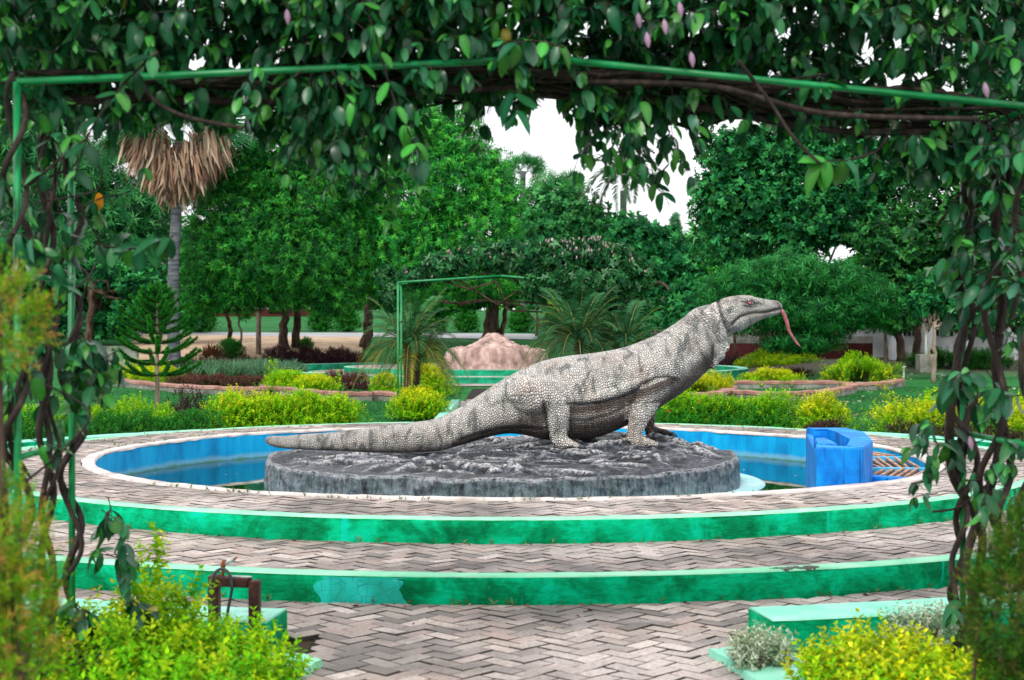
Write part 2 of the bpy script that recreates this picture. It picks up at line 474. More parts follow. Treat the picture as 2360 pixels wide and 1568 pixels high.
M['rubber'] = noisy('black hose rubber', [(.35, (.012, .015, .018)), (.65, (.04, .048, .055))], 10, 4, .45, .4)
M['galv'] = noisy('grey galvanised arm', [(.35, (.35, .42, .42)), (.65, (.60, .66, .66))], 20, 4, .45, .4, metal=.3)
M['white'] = noisy('dull white wall', [(.35, (.40, .43, .44)), (.6, (.58, .60, .61))], 1.3, 5, .8, .25)
M['redroof'] = noisy('dull red roof', [(.35, (.12, .035, .028)), (.65, (.22, .075, .06))], 2, 5, .85, .2)
M['darkred'] = noisy('dark red wall paint', [(.35, (.045, .009, .010)), (.65, (.09, .018, .018))], 2, 5, .8, .2)
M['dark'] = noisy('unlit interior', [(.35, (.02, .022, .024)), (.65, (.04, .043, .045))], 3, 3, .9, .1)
M['litter'] = leafmat('fallen leaves', .8, .1, .2)
# ------------------------------------------------------------ ground
def build_ground():
    xs = np.concatenate([np.linspace(-220, -30, 20), np.linspace(-28, 28, 90), np.linspace(30, 220, 20)])
    ys = np.concatenate([np.linspace(-12, 34, 24), np.linspace(34.5, 100, 120), np.linspace(102, 420, 40)])
    X, Y = np.meshgrid(xs, ys, indexing='ij')
    Z = terrain(X, Y) - 0.03
    # a low tump under the right-hand trees
    Z += 0.25 * np.exp(-((X - 9.5) / 4.5) ** 2 - ((Y - 47) / 3.) ** 2)
    V = np.stack([X, Y, Z], -1).reshape(-1, 3)
    nx, ny = X.shape
    i, j = np.meshgrid(np.arange(nx - 1), np.arange(ny - 1), indexing='ij')
    a = (i * ny + j).ravel()
    F = np.stack([a, a + ny, a + ny + 1, a + 1], 1)
    tag(put('lawn', mesh_np('lawn', V, F, True), None, M['lawn']), kind='structure')
build_ground()

def sheet(name, mat, pts, lift, n=40):
    """a patch laid on the terrain: outline given in picture pixels (near edge, far edge) polylines"""
    near, far = pts
    def samp(pl):
        q = np.array([G(u, v) for u, v in pl]); d = np.linspace(0, 1, n)
        t = np.linspace(0, 1, len(q))
        return np.column_stack([np.interp(d, t, q[:, 0]), np.interp(d, t, q[:, 1])])
    A, B = samp(near), samp(far); m = 10; V = []
    for k in range(m + 1):
        q = A + (B - A) * k / m
        V.append(np.column_stack([q, terrain(q[:, 0], q[:, 1]) - 0.03 + lift]))
    V = np.concatenate(V)
    F = [(k * n + i, k * n + i + 1, (k + 1) * n + i + 1, (k + 1) * n + i) for k in range(m) for i in range(n - 1)]
    return tag(put(name, mesh_np(name, V, F, True), None, mat), kind='structure')
sheet('sandy_ground', M['sand'], ([(236, 834), (420, 832), (640, 834), (830, 828)], [(330, 772), (430, 773), (640, 777), (860, 778)]), .05)
sheet('park_road', M['road'], ([(300, 771), (640, 776), (900, 778), (1240, 783)], [(300, 764), (640, 767), (900, 767), (1240, 770)]), .035)

C0 = (-0.05, 13.27)
RP, R1, R2, R3, R4 = 3.80, 4.75, 5.90, 6.70, 7.0
AL, AR = -0.150, 0.174             # ends of the front opening in the outer kerb
Z2, Z1 = 0.29, 0.145
def bulge(a):
    """the hand-laid pool bulges outward at its front right, away from a true circle"""
    d = np.degrees((np.asarray(a, float) + pi) % (2 * pi) - pi)
    return np.interp(d, [-20, 0, 18, 36, 54, 66, 80, 100], [0, .015, .05, .11, .20, .14, .03, 0])
def warp(o):
    me = o.data; n = len(me.vertices); co = np.empty(n * 3, np.float32); me.vertices.foreach_get('co', co); co = co.reshape(-1, 3)
    dx, dy = co[:, 0] - C0[0], co[:, 1] - C0[1]; r = np.hypot(dx, dy); k = np.interp(r, [3.3, 3.6, 3.86, 4.6], [0, 1, 1, 0]) * bulge(np.arctan2(dx, -dy)) / (r + 1e-6)
    co[:, 0] += dx * k; co[:, 1] += dy * k
    me.vertices.foreach_set('co', co.ravel()); me.update(); return o

tag(MB().prism([(-4.2, 1.5), (4.4, 1.5), (5.5, 8.5), (-5.2, 8.5)], -.028, -.022).build('bed_soil', M['soil']), kind='structure')

# ------------------------------------------------------------ herringbone brick paving
BL, BW = .184, .092
def clip(poly, nx, ny, d):
    out = []
    for i in range(len(poly)):
        p, q = poly[i], poly[(i + 1) % len(poly)]
        sp, sq = p[0] * nx + p[1] * ny - d, q[0] * nx + q[1] * ny - d
        if sp <= 0: out.append(p)
        if (sp < 0) != (sq < 0):
            t = sp / (sp - sq); out.append((p[0] + (q[0] - p[0]) * t, p[1] + (q[1] - p[1]) * t))
    return out
def area(p): return abs(sum(p[i][0] * p[(i + 1) % len(p)][1] - p[(i + 1) % len(p)][0] * p[i][1] for i in range(len(p)))) / 2
def herringbone(x0, x1, y0, y1, rot, ctr):
    ca, sa = cos(rot), sin(rot); n = int(max(x1 - x0, y1 - y0) / BW * .75) + 4
    out = []; cx, cy = (x0 + x1) / 2, (y0 + y1) / 2
    for i in range(-n, n):
        for j in range(-n, n):
            m = (i - j) % 4
            if m == 0: gx, gy, hor = i + 1, j + .5, 0
            elif m == 3: gx, gy, hor = i + .5, j + 1, 1
            else: continue
            x, y = gx * BW, gy * BW
            wx, wy = cx + x * ca - y * sa, cy + x * sa + y * ca
            if x0 <= wx <= x1 and y0 <= wy <= y1: out.append((wx, wy, rot + hor * pi / 2))
    return out
def rect(x, y, a, l=BL - .007, w=BW - .007):
    ca, sa = cos(a), sin(a)
    return [(x + dx * ca - dy * sa, y + dx * sa + dy * ca) for dx, dy in ((-l / 2, -w / 2), (l / 2, -w / 2), (l / 2, w / 2), (-l / 2, w / 2))]
def in_view(x, y, z, m=1.02):
    if y < 1: return False
    u, v = (x * FPX / y) / 1180, (767 + (EYE - z) * FPX / y)
    return abs(u) < m and v < 1568 * m
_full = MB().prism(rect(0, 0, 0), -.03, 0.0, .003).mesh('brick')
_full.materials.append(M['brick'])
def lay(parent, z, inside, clips, bounds, rot=pi / 4, score=None):
    whole, cut = [], []
    for (x, y, a) in herringbone(*bounds, rot, None):
        if not inside(x, y): continue
        poly = rect(x, y, a); n0 = area(poly)
        for (nx, ny, d) in clips(x, y):
            poly = clip(poly, nx, ny, d)
            if len(poly) < 3: break
        if len(poly) < 3 or area(poly) < .14 * n0: continue
        rec = (x, y, a, poly, area(poly) > .995 * n0)
        whole.append(rec)
    def rank(r):
        return r[1] if in_view(r[0], r[1], z) else 1e3 + r[1]
    whole.sort(key=rank)
    rest = MB()
    for k, (x, y, a, poly, isf) in enumerate(whole):
        dz = z + random.uniform(-.003, .002)
        if k < 300 and rank(whole[k]) < 1e3:
            if isf:
                o = bpy.data.objects.new('brick', _full)
                o.location = (x, y, dz)
            else:
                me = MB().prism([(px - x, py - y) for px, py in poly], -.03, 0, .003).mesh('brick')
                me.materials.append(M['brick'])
                o = bpy.data.objects.new('brick', me); o.location = (x, y, dz)
            o.rotation_euler = (random.gauss(0, .017), random.gauss(0, .017), (a if isf else 0) + random.gauss(0, .008))
            COL.objects.link(o); o.parent = parent
        else:
            rest.prism(poly, dz - .03, dz, .003)
    if rest.n:
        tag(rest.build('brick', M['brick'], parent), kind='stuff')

def rad(x, y): return math.hypot(x - C0[0], y - C0[1])
def ring_clips(ra0, rb):
    def f(x, y):
        r = rad(x, y); nx, ny = (x - C0[0]) / r, (y - C0[1]) / r; ra = ra0 + (float(bulge(atan2(x - C0[0], -(y - C0[1])))) if ra0 < 4 else 0); dc = nx * C0[0] + ny * C0[1]
        return [(nx, ny, dc + rb), (-nx, -ny, -(dc + ra))]
    return f

PX0, PX1 = -.90, 1.02
RX0, RX1 = -1.0, 1.0
# lowest paving: ring round the steps, the path in front and the path behind
mb = MB().lathe([(R2 - .1, -.016), (R3 + .02, -.016)], C0, n=120)
mb.prism([(PX0 - .02, 2.5), (PX1 + .02, 2.5), (PX1 + .02, 6.75), (PX0 - .02, 6.75)], -.04, -.0165)
mb.prism([(RX0, 19.8), (RX1, 19.8), (RX1, 36.2), (RX0, 36.2)], -.04, -.0165)
paving = tag(mb.build('paving', M['joint']), kind='structure')
def inside0(x, y):
    r = rad(x, y)
    if R2 - .10 < r < R3 + .10: return True
    return r >= R3 and 3.3 < y < 7.3 and PX0 - .06 < x < PX1 + .06 or (r >= R3 and 19 < y < 30 and RX0 < x < RX1)
def clips0(x, y):
    c = ring_clips(R2 + .012, R3 - .004)(x, y); r = rad(x, y)
    if y < 7.3 and PX0 - .1 < x < PX1 + .1: return [c[1]] if r < R3 else [(1, 0, PX1), (-1, 0, -PX0)]
    if y > 19 and RX0 < x < RX1: return [c[1]]
    return c
lay(paving, 0.0, inside0, clips0, (-7, 7, 3.2, 30), pi / 4 + .03)

def terrace(name, ro, ri, z, zb, seed):
    base = tag(warp(MB().lathe([(ri, z - .016), (ro - .11, z - .016)], C0, n=140).build(name, M['joint'])), kind='structure')
    MB().lathe([(ro - .004, zb - .05), (ro - .002, zb + .03), (ro - .001, (z + zb) / 2), (ro, z - .018), (ro - .005, z - .0065)], C0, n=300, jit=.0028, seed=seed).build('riser', M['green'], base, True)
    MB().lathe([(ro - .004, z - .0065), (ro - .010, z + .001), (ro - .06, z + .003), (ro - .118, z + .002), (ro - .122, z - .02)], C0, n=300, jit=.0022, seed=seed + 3).build('edging', M['mint'], base, True)
    lay(base, z, lambda x, y: ri - .10 + (float(bulge(atan2(x - C0[0], -(y - C0[1])))) if ri < 4 else 0) < rad(x, y) < ro - .02, ring_clips(ri + .004, ro - .126), (-ro, ro, C0[1] - ro, C0[1] + ro), pi / 4 + seed * .02)
    return base
lower = terrace('lower_terrace', R2, R1, Z1, 0, 1)
upper = terrace('upper_terrace', R1, RP, Z2, Z1, 2)
# cracked turquoise patch and broken corner on the lower riser
def patch(u0, u1, name, mat, zt=Z1 - .012, zb=-.02, proud=.005, ragged=.004):
    a0, a1 = [math.asin((u - 1180) / FPX * 7.45 / R2 * 1.0) for u in (u0, u1)]
    n = 40; A = np.linspace(a0, a1, n); V = []; F = []
    for j, zz in enumerate(np.linspace(zb, zt, 7)):
        ra = A + ragged * np.interp(A, [a0, a0 + .03, a1 - .03, a1], [1, 0, 0, 1]) * (np.sin(j * 1.3 + (A > (a0 + a1) / 2) * 2) + .5 * np.sin(j * 3.1))
        off = proud * np.interp(A, [a0, a0 + .02, a1 - .02, a1], [-.5, 1, 1, -.5])
        V.append(np.column_stack([C0[0] + (R2 + off) * np.sin(ra), C0[1] - (R2 + off) * np.cos(ra), np.full(n, zz)]))
    for j in range(6):
        for i in range(n - 1): F.append((j * n + i, j * n + i + 1, (j + 1) * n + i + 1, (j + 1) * n + i))
    return put(name, mesh_np(name, np.concatenate(V), F, True), lower, mat)
tag(patch(752, 962, 'plaster_patch', M['cyan']), label='turquoise crazed plaster patch on the lower step')
def rubble():
    mb = MB(); rg = np.random.default_rng(4)
    for k in range(34):
        u = rg.uniform(1800, 1895); a = math.asin((u - 1180) / FPX * 7.7 / R2); r = R2 - rg.uniform(.008, .06)
        s = rg.uniform(.008, .028); c = (C0[0] + r * sin(a), C0[1] - r * cos(a), Z1 + .002)
        q = [(c[0] + s * rg.uniform(.5, 1.3) * cos(t), c[1] + .6 * s * rg.uniform(.5, 1.2) * sin(t)) for t in np.linspace(0, 2 * pi, 6)[:-1]]
        mb.prism(q, c[2] - .008, c[2] + rg.uniform(.002, .008), .002)
    return mb.build('broken_mortar', M['concrete'], lower)
tag(rubble(), label='broken grey mortar where the lower step edge has chipped')

# ------------------------------------------------------------ outer kerbs
def kerb(name, a0, a1, label):
    t = thing(name, label, 'kerb', (C0[0] + R3 * sin((a0 + a1) / 2), C0[1] - R3 * cos((a0 + a1) / 2), 0), 'kerbs round the fountain')
    MB().lathe([(R3, -.05), (R3, .112), (R4, .112), (R4, -.05)], C0, a0, a1, 150, jit=.0025, seed=5).build('kerb_side', M['green'], t)
    MB().lathe([(R3 - .003, .113), (R3 + .01, .122), (R4 - .01, .122), (R4 + .003, .113)], C0, a0 + .0005, a1 - .0005, 150, jit=.002, seed=6).build('kerb_top', M['kerb_top'], t)
kerb('kerb', AR, pi - .165, 'low green kerb with an aqua top curving round the right side of the fountain')
kerb('kerb', pi + .15, 2 * pi + AL, 'low green kerb with a pale top behind the golden shrub on the left')

def bed_edge(poly, name, label, top):
    t = thing(name, label, 'edging', (*np.mean(poly, 0), 0), 'painted edgings beside the path')
    MB().prism(poly, -.03, .032, .012).build('edging_body', M['mint'] if top else M['kerb_top'], t)
def ragged(pts, n=5, amp=.02, seed=0):
    rg = np.random.default_rng(seed); out = []
    for i in range(len(pts)):
        p, q = np.array(pts[i]), np.array(pts[(i + 1) % len(pts)])
        for k in range(n): out.append(tuple(p + (q - p) * k / n + rg.normal(size=2) * amp * (k > 0)))
    return out
bed_edge(ragged([(-1.25, 6.1), (-.90, 6.12), (-.80, 6.0), (-.86, 5.8), (-.88, 5.6), (-.88, 5.0), (-.95, 3.8), (-1.25, 3.8)], 4, .012, 1), 'bed_edging', 'flaking pale green plaster edging at the left of the brick path', True)
bed_edge(ragged([(.86, 6.22), (1.0, 6.25), (1.22, 6.16), (1.22, 3.8), (1.1, 3.8), (1.02, 5.0), (.98, 5.5), (.93, 5.9)], 4, .010, 2), 'bed_edging', 'aqua painted plaster edging at the right of the brick path', False)

# ------------------------------------------------------------ fountain pool
pool = thing('fountain_pool', 'round blue walled fountain pool with a whitewashed rim', 'pool', (C0[0], C0[1], 0))
RI = 3.69
warp(MB().lathe([(RP, Z2 - .02), (RP, Z2 + .006), (RP - .012, Z2 + .014), (RI + .012, Z2 + .014), (RI, Z2 + .004), (RI, Z2 - .012)], C0, n=240, jit=.0045, seed=9).build('rim', M['lime'], pool, True))
warp(MB().lathe([(RI + .004, Z2 - .008), (RI + .005, .1), (RI + .006, -.06)], C0, n=200, jit=.002, seed=11).build('pool_wall', M['pool'], pool, True))
warp(MB().lathe([(RI + .02, -.045), (.2, -.045)], C0, n=200).build('pool_floor', M['floor_green'], pool))
def ledge():
    n = 120; A = np.linspace(0, 2 * pi, n, endpoint=False); V = []
    for r, dz in ((2.0, .0), (2.33, .0), (2.40, -.012), (2.42, -.12)):
        x, y = r * np.sin(A), -r * np.cos(A)
        V.append(np.column_stack([C0[0] + x, C0[1] + .05 + y, .028 + dz + .012 * x / 2.4]))
    V = np.concatenate(V); F = [(k * n + i, k * n + (i + 1) % n, (k + 1) * n + (i + 1) % n, (k + 1) * n + i) for k in range(3) for i in range(n)]
    put('footing_ledge', mesh_np('footing_ledge', V, F, True), pool, M['ledge'])
ledge()
tag(warp(MB().lathe([(RI + .001, .030), (.05, .030)], C0, n=200).build('water', M['water'])), kind='structure')

# ------------------------------------------------------------ rock island
RC, RR = np.array([-.09, 13.25]), 2.16
def nz(x, y, z=0., s=1.): return noise.noise((x * s, y * s, z * s))
def rock_top(x, y):
    """height of the island's modelled top"""
    h = .265 + .135 * exp(-((x - .78) / .95) ** 2 - ((y - 13.12) / .85) ** 2) + .05 * exp(-((x - 1.25) / .35) ** 2 - ((y - 13.3) / .4) ** 2)
    h += .03 * exp(-((x + 1.2) / .9) ** 2 - ((y - 13.1) / .5) ** 2)
    r = math.hypot(x - RC[0], y - RC[1])
    e = max(0., min(1., (RR - r) / .35))
    x2, y2 = x + .25 * nz(x, y, 3, 1.6), y + .25 * nz(x, y, 9, 1.6)
    f = 1 - abs(nz(x2 * .8, y2 * 1.6, 1, 1.5)) * 2
    g = 1 - abs(nz(x2 * .9, y2 * 1.5, 7, 3.6)) * 2
    q = nz(x, y, 5, 9)
    led = nz(x2 * .75, y2 * 1.5, 11, 2.0); led = (.5 + .5 * math.tanh(led * 24)) * .042 + (.5 + .5 * math.tanh((nz(x2, y2 * 1.7, 17, 3.1) - .05) * 30)) * .026
    flat = 1 - .75 * exp(-((y - 13.02) / .35) ** 2) * (x < -.45)
    h += e * flat * (.040 * max(f, -.3) ** 3 + .020 * g * abs(g) + .009 * q + led - .022) + (1 - e) * (.014 * q + .026 * nz(x, y, 21, 2.6))
    return h
def build_rock():
    na, nr, ns = 560, 150, 26
    V = []; W = []
    A = np.linspace(0, 2 * pi, na, endpoint=False)
    rim = [RR + .040 * nz(3 * sin(a), 3 * cos(a), 0, 1.4) + .022 * nz(9 * sin(a), 9 * cos(a), 2, 1.5) for a in A]
    crk = np.zeros(na)
    for u in (855, 930, 1010, 1140, 1385, 1560, 700):
        ac = math.asin(max(-1, min(1, ((u - 1180) / FPX * 11.15 - RC[0]) / RR)))
        crk += np.exp(-(((A - ac + pi) % (2 * pi) - pi) / .0075) ** 2)
    for k in range(nr):
        s = (k / (nr - 1)) ** .8
        for i, a in enumerate(A):
            x, y = RC[0] + rim[i] * s * sin(a), RC[1] - rim[i] * s * cos(a)
            V.append((x, y, rock_top(x, y)))
    for k in range(1, ns):
        t = k / (ns - 1)
        for i, a in enumerate(A):
            r = rim[i] + .02 * t + .018 * sin(min(1, t * 5) * pi / 2) + .022 * nz(7 * sin(a), 7 * cos(a), t * 1.4, 2.2) + .010 * nz(22 * sin(a), 22 * cos(a), t * 4, 2.2) - .03 * crk[i] * (t > .02)
            x, y = RC[0] + r * sin(a), RC[1] - r * cos(a)
            zt = rock_top(RC[0] + rim[i] * sin(a), RC[1] - rim[i] * cos(a))
            V.append((x, y, zt + (-.03 - zt) * t ** 1.15))
    V = np.array(V); n = nr + ns - 1
    F = np.array([(k * na + i, (k + 1) * na + i, (k + 1) * na + (i + 1) % na, k * na + (i + 1) % na) for k in range(n - 1) for i in range(na)])
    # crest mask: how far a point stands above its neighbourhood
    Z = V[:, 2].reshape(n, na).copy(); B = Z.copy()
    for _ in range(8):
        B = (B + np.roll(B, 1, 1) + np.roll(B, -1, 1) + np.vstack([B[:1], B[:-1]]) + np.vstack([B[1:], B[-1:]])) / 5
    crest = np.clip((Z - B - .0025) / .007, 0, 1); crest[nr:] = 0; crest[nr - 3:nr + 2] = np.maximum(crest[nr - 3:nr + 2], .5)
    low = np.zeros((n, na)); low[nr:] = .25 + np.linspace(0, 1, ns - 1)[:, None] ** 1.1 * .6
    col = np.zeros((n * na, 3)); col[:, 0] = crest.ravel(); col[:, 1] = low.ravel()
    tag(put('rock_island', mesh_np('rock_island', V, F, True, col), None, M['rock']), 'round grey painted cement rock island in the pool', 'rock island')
build_rock()

# little sprinkler nozzles
def nozzle(name, loc, h, label, dark):
    t = thing(name, label, 'sprinkler', loc, 'sprinkler stubs in the pool')
    if dark:
        MB().tube([loc, (loc[0], loc[1], loc[2] + h * .6)], .013, 8).build('riser_pipe', M['bark_pale'], t)
        MB().lathe([(.001, h * .55 + loc[2]), (.03, h * .56 + loc[2]), (.034, h * .8 + loc[2]), (.02, h * .92 + loc[2]), (.008, h * 1.12 + loc[2]), (.001, h * 1.13 + loc[2])], loc[:2], n=12).build('nozzle_head', M['rubber'], t)
    else:
        MB().lathe([(.018, loc[2] - .02), (.018, loc[2] + h * .7), (.012, loc[2] + h), (.001, loc[2] + h)], loc[:2], n=10).build('stub_pipe', M['white'], t)
a = P(497, 1058, 15.3); nozzle('sprinkler', (a[0], 15.35, -.03), .17, 'small black sprinkler head standing in the water left of the rock', True)
a = P(372, 1110, 13.); nozzle('sprinkler', (P(372, 1112, 12.55)[0], 12.55, .03), .05, 'tiny white pipe stub in the water near the left pool wall', False)
a = P(1643, 1030, 15.0); nozzle('sprinkler', (a[0], 15.0, .0), .20, 'short white pipe stub rising behind the right end of the rock', False)

# ------------------------------------------------------------ blue filter box and its slatted cover
fb = thing('filter_box', 'bright blue masonry filter box built into the right side of the pool', 'filter box', (2.7, 11.5, 0))
ZB = .565
A_, B_, C_, D_, E_, F_ = (2.25, 10.50), (2.58, 10.46), (2.83, 11.15), (3.00, 12.10), (2.96, 12.66), (2.62, 12.66)
MB().prism([(2.56, 10.52), (2.585, 10.465), C_, D_, E_, F_, (2.64, 12.44), (2.76, 12.44), (2.77, 12.2), (2.68, 11.25), (2.50, 10.62)], -.04, ZB, .012).build('curved_wall', M['box_blue'], fb)
MB().prism([A_, (2.58, 10.462), (2.498, 10.625), (2.30, 10.78)], -.04, ZB - .003, .012).build('front_wall', M['box_blue'], fb)
MB().prism([(2.252, 10.51), (2.298, 10.785), (2.47, 11.6), (2.636, 12.437), (2.616, 12.655), (2.44, 11.6)], -.04, ZB - .05, .012).build('side_wall', M['box_blue'], fb)
MB().prism([(2.31, 10.82), (2.49, 10.66), (2.60, 11.2), (2.62, 11.7), (2.49, 11.62)], -.04, ZB - .075, .02).build('inner_sill', M['box_blue'], fb)
MB().prism([(2.38, 11.1), (2.52, 11.0), (2.585, 11.35), (2.58, 11.75), (2.49, 11.7)], ZB - .08, ZB - .02, .03).build('weir_lip', M['box_blue'], fb)
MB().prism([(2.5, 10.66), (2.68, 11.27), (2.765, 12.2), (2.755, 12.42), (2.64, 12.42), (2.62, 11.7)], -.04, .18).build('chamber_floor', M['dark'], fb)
MB().prism([(2.70, 11.26), (3.14, 10.97), (3.20, 11.05), (2.84, 11.38)], -.04, Z2 - .012, .012).build('chord_wall', M['box_blue'], fb)

gr = thing('slatted_cover', 'reddish slatted cover between blue beams beside the blue filter box', 'cover', (3.2, 12.4, .2))
beams = [((2.82, 12.02), (3.58, 11.95)), ((3.0, 13.0), (3.62, 13.05)), ((2.95, 14.05), (3.5, 14.15))]
for (p, q) in beams:
    d = np.array(q) - np.array(p); l = np.linalg.norm(d)
    MB().box(((p[0] + q[0]) / 2, (p[1] + q[1]) / 2, .252), (l, .042, .045), atan2(d[1], d[0]), .005).build('beam', M['beam_blue'], gr)
MB().prism([(2.90, 11.42), (3.2, 11.12), (3.60, 11.7), (3.70, 12.4), (3.66, 13.2), (3.45, 14.2), (2.96, 14.2), (3.02, 12.6), (2.84, 11.9)], .04, .19).build('pit_shade', M['dark'], gr)  # dark slab close under the slats stands in for shade in the pit
def slats(p0, p1, q0, q1, n, z=.262):
    for k in range(n):
        t = (k + .3) / n
        a = np.array(p0) + (np.array(p1) - np.array(p0)) * t; b = np.array(q0) + (np.array(q1) - np.array(q0)) * t
        if k in (3,): b = b + .02
        d = b - a; l = np.linalg.norm(d)
        o = MB().box((0, 0, 0), (l, .024 + random.uniform(-.003, .005), .022), 0, .003).build('slat', M['slat'], gr, local=False)
        o.location = ((a[0] + b[0]) / 2, (a[1] + b[1]) / 2, z + random.uniform(-.004, .004))
        o.rotation_euler = (random.gauss(0, .02), random.gauss(0, .01), atan2(d[1], d[0]) + random.gauss(0, .03))
slats((2.84, 11.44), (3.22, 11.14), (3.02, 11.97), (3.62, 11.92), 8)
slats((2.93, 12.07), (3.50, 12.02), (2.98, 12.95), (3.62, 12.98), 8)
slats((3.02, 13.08), (3.55, 13.12), (2.98, 14.0), (3.40, 14.05), 9)
for (p, q) in (((2.92, 11.68), (3.44, 11.5)), ((3.0, 12.5), (3.62, 12.5))):
    d = np.array(q) - np.array(p)
    MB().box(((p[0] + q[0]) / 2, (p[1] + q[1]) / 2, .214), (np.linalg.norm(d), .03, .016), atan2(d[1], d[0])).build('batten', M['slat'], gr)
# ------------------------------------------------------------ the lizard statue
KD = FPX / 13.0
def S(u, v): return np.array([(u - 1180) / KD, EYE - (v - 767) / KD])
def catmull(q, m):
    q = np.asarray(q, float); out = []
    for i in range(len(q) - 1):
        p0, p1, p2, p3 = q[max(i - 1, 0)], q[i], q[i + 1], q[min(i + 2, len(q) - 1)]
        for k in range(m):
            t = k / m
            out.append(.5 * ((2 * p1) + (-p0 + p2) * t + (2 * p0 - 5 * p1 + 4 * p2 - p3) * t * t + (-p0 + 3 * p1 - 3 * p2 + p3) * t ** 3))
    out.append(q[-1]); return np.array(out)
BODY = [  # top u,v  bottom u,v  half-width
    (611, 1010, 612, 1020, .03), (622, 1005, 626, 1029, .06), (650, 1005, 654, 1034, .07), (700, 1001, 702, 1037, .082), (770, 996, 771, 1039, .09), (850, 986, 851, 1043, .12),
    (930, 976, 935, 1044, .15), (1000, 966, 1012, 1039, .17), (1050, 944, 1078, 1022, .19), (1100, 913, 1132, 1006, .22), (1150, 880, 1172, 1000, .26),
    (1200, 853, 1212, 1004, .30), (1255, 831, 1258, 1014, .34), (1310, 820, 1312, 1016, .37), (1365, 814, 1378, 1008, .38), (1425, 804, 1447, 980, .36),
    (1480, 786, 1512, 944, .33), (1530, 762, 1572, 906, .28), (1570, 735, 1612, 872, .225), (1602, 711, 1642, 838, .185), (1636, 701, 1664, 812, .165),
    (1652, 694, 1674, 783, .158), (1672, 686, 1684, 769, .168), (1700, 681, 1704, 765, .16), (1726, 681, 1728, 752, .135), (1744, 686, 1750, 739, .112), (1772, 691, 1776, 730, .092),
    (1792, 694, 1795, 724, .072), (1802, 703, 1801, 715, .038)]
def build_dragon():
    mb = MB()
    rows = np.array([[*S(a, b), *S(c, d), w] for a, b, c, d, w in BODY])
    st = catmull(rows, 5)
    k = 28; th = np.linspace(0, 2 * pi, k, endpoint=False)
    V = []
    for xt, zt, xb, zb, w in st:
        c = np.array([(xt + xb) / 2, (zt + zb) / 2]); h = np.array([(xt - xb) / 2, (zt - zb) / 2])
        ct, sn = np.cos(th), np.sin(th)
        sw = np.sign(sn) * np.abs(sn) ** .9
        belly = 1 + .08 * (-ct).clip(0)
        V.append(np.column_stack([c[0] + ct * h[0], 13.0 + sw * w * belly, c[1] + ct * h[1]]))
    n = len(V)
    F = [(i * k + j, i * k + (j + 1) % k, (i + 1) * k + (j + 1) % k, (i + 1) * k + j) for i in range(n - 1) for j in range(k)]
    F += [tuple(range(k))[::-1], tuple((n - 1) * k + j for j in range(k))]
    mb.add(np.concatenate(V), F)
    def limb(pts, m=6):
        q = catmull([[*S(u, v), y, r, ] for u, v, y, r in pts], m)
        mb.tube(np.column_stack([q[:, 0], q[:, 2], q[:, 1]]), q[:, 3], 18)
    # near hind leg, near fore leg, far legs
    limb([(1150, 905, 12.92, .06), (1190, 905, 12.84, .16), (1235, 906, 12.72, .185), (1270, 912, 12.66, .15), (1284, 940, 12.63, .112), (1283, 965, 12.63, .095), (1283, 990, 12.64, .083), (1285, 1010, 12.64, .076)])
    limb([(1281, 1008, 12.65, .07), (1298, 1014, 12.62, .062), (1313, 1018, 12.60, .045)])
    limb([(1515, 880, 12.88, .10), (1505, 888, 12.80, .15), (1490, 905, 12.74, .135), (1480, 930, 12.71, .112), (1470, 950, 12.70, .098), (1461, 975, 12.70, .08), (1455, 996, 12.70, .069), (1455, 1011, 12.70, .068)])
    limb([(1453, 1009, 12.70, .062), (1470, 1013, 12.67, .055), (1492, 1017, 12.65, .042)])
    limb([(1540, 895, 13.2, .12), (1518, 915, 13.28, .11), (1500, 945, 13.32, .085), (1502, 975, 13.33, .064), (1497, 998, 13.33, .062)])
    limb([(1497, 997, 13.33, .06), (1520, 1001, 13.33, .048), (1542, 1005, 13.32, .035)])
    limb([(1200, 915, 13.15, .15), (1255, 915, 13.30, .14), (1275, 950, 13.36, .09), (1275, 1005, 13.36, .07)])
    # toes
    claws = []
    for fu, fv, fy, sp in ((1313, 1017, 12.60, 1), (1490, 1015, 12.65, 1), (1540, 1003, 13.32, .9)):
        for q, dy in enumerate((-.075, -.03, .015, .06)):
            u1 = fu + (16, 20, 19, 13)[q] * sp
            limb([(fu - 10, fv - 2, fy + dy * .4, .032), (fu + 4, fv - 1, fy + dy * .9, .027), (u1, fv + 4, fy + dy * 1.3, .020)], 4)
            claws.append((u1 + 1, fv + 3, fy + dy * 1.3))
    # throat wattles and neck folds
    for u, v, y, r in ((1668, 800, 12.96, .05), (1655, 818, 12.95, .06), (1640, 836, 12.95, .06), (1618, 848, 12.95, .055), (1625, 842, 13.05, .06), (1676, 792, 13.0, .03)):
        c = S(u, v); a = np.linspace(0, pi, 7); prof = [(max(r * sin(t), .001), c[1] - r * 1.0 * cos(t)) for t in a]
        mb.lathe(prof, (c[0], y), n=14)
    # brow ridge
    limb([(1700, 692, 12.865, .02), (1716, 690, 12.862, .03), (1734, 693, 12.87, .022), (1752, 699, 12.90, .012)])
    # flank fold: the loose skin of the side hangs over the belly
    fold = [(1300, 914, 12.70, .03), (1330, 917, 12.655, .05), (1380, 911, 12.64, .055), (1430, 897, 12.65, .052), (1470, 880, 12.68, .05), (1505, 864, 12.72, .045), (1540, 860, 12.75, .03)]
    limb(fold)
    limb([(1310, 945, 12.685, .03), (1345, 950, 12.665, .042), (1400, 935, 12.68, .04), (1445, 915, 12.70, .03)])
    src = mb.mesh('lizard_raw')
    tmp = bpy.data.objects.new('lizard_raw', src); COL.objects.link(tmp)
    md = tmp.modifiers.new('r', 'REMESH'); md.mode = 'VOXEL'; md.voxel_size = .0125
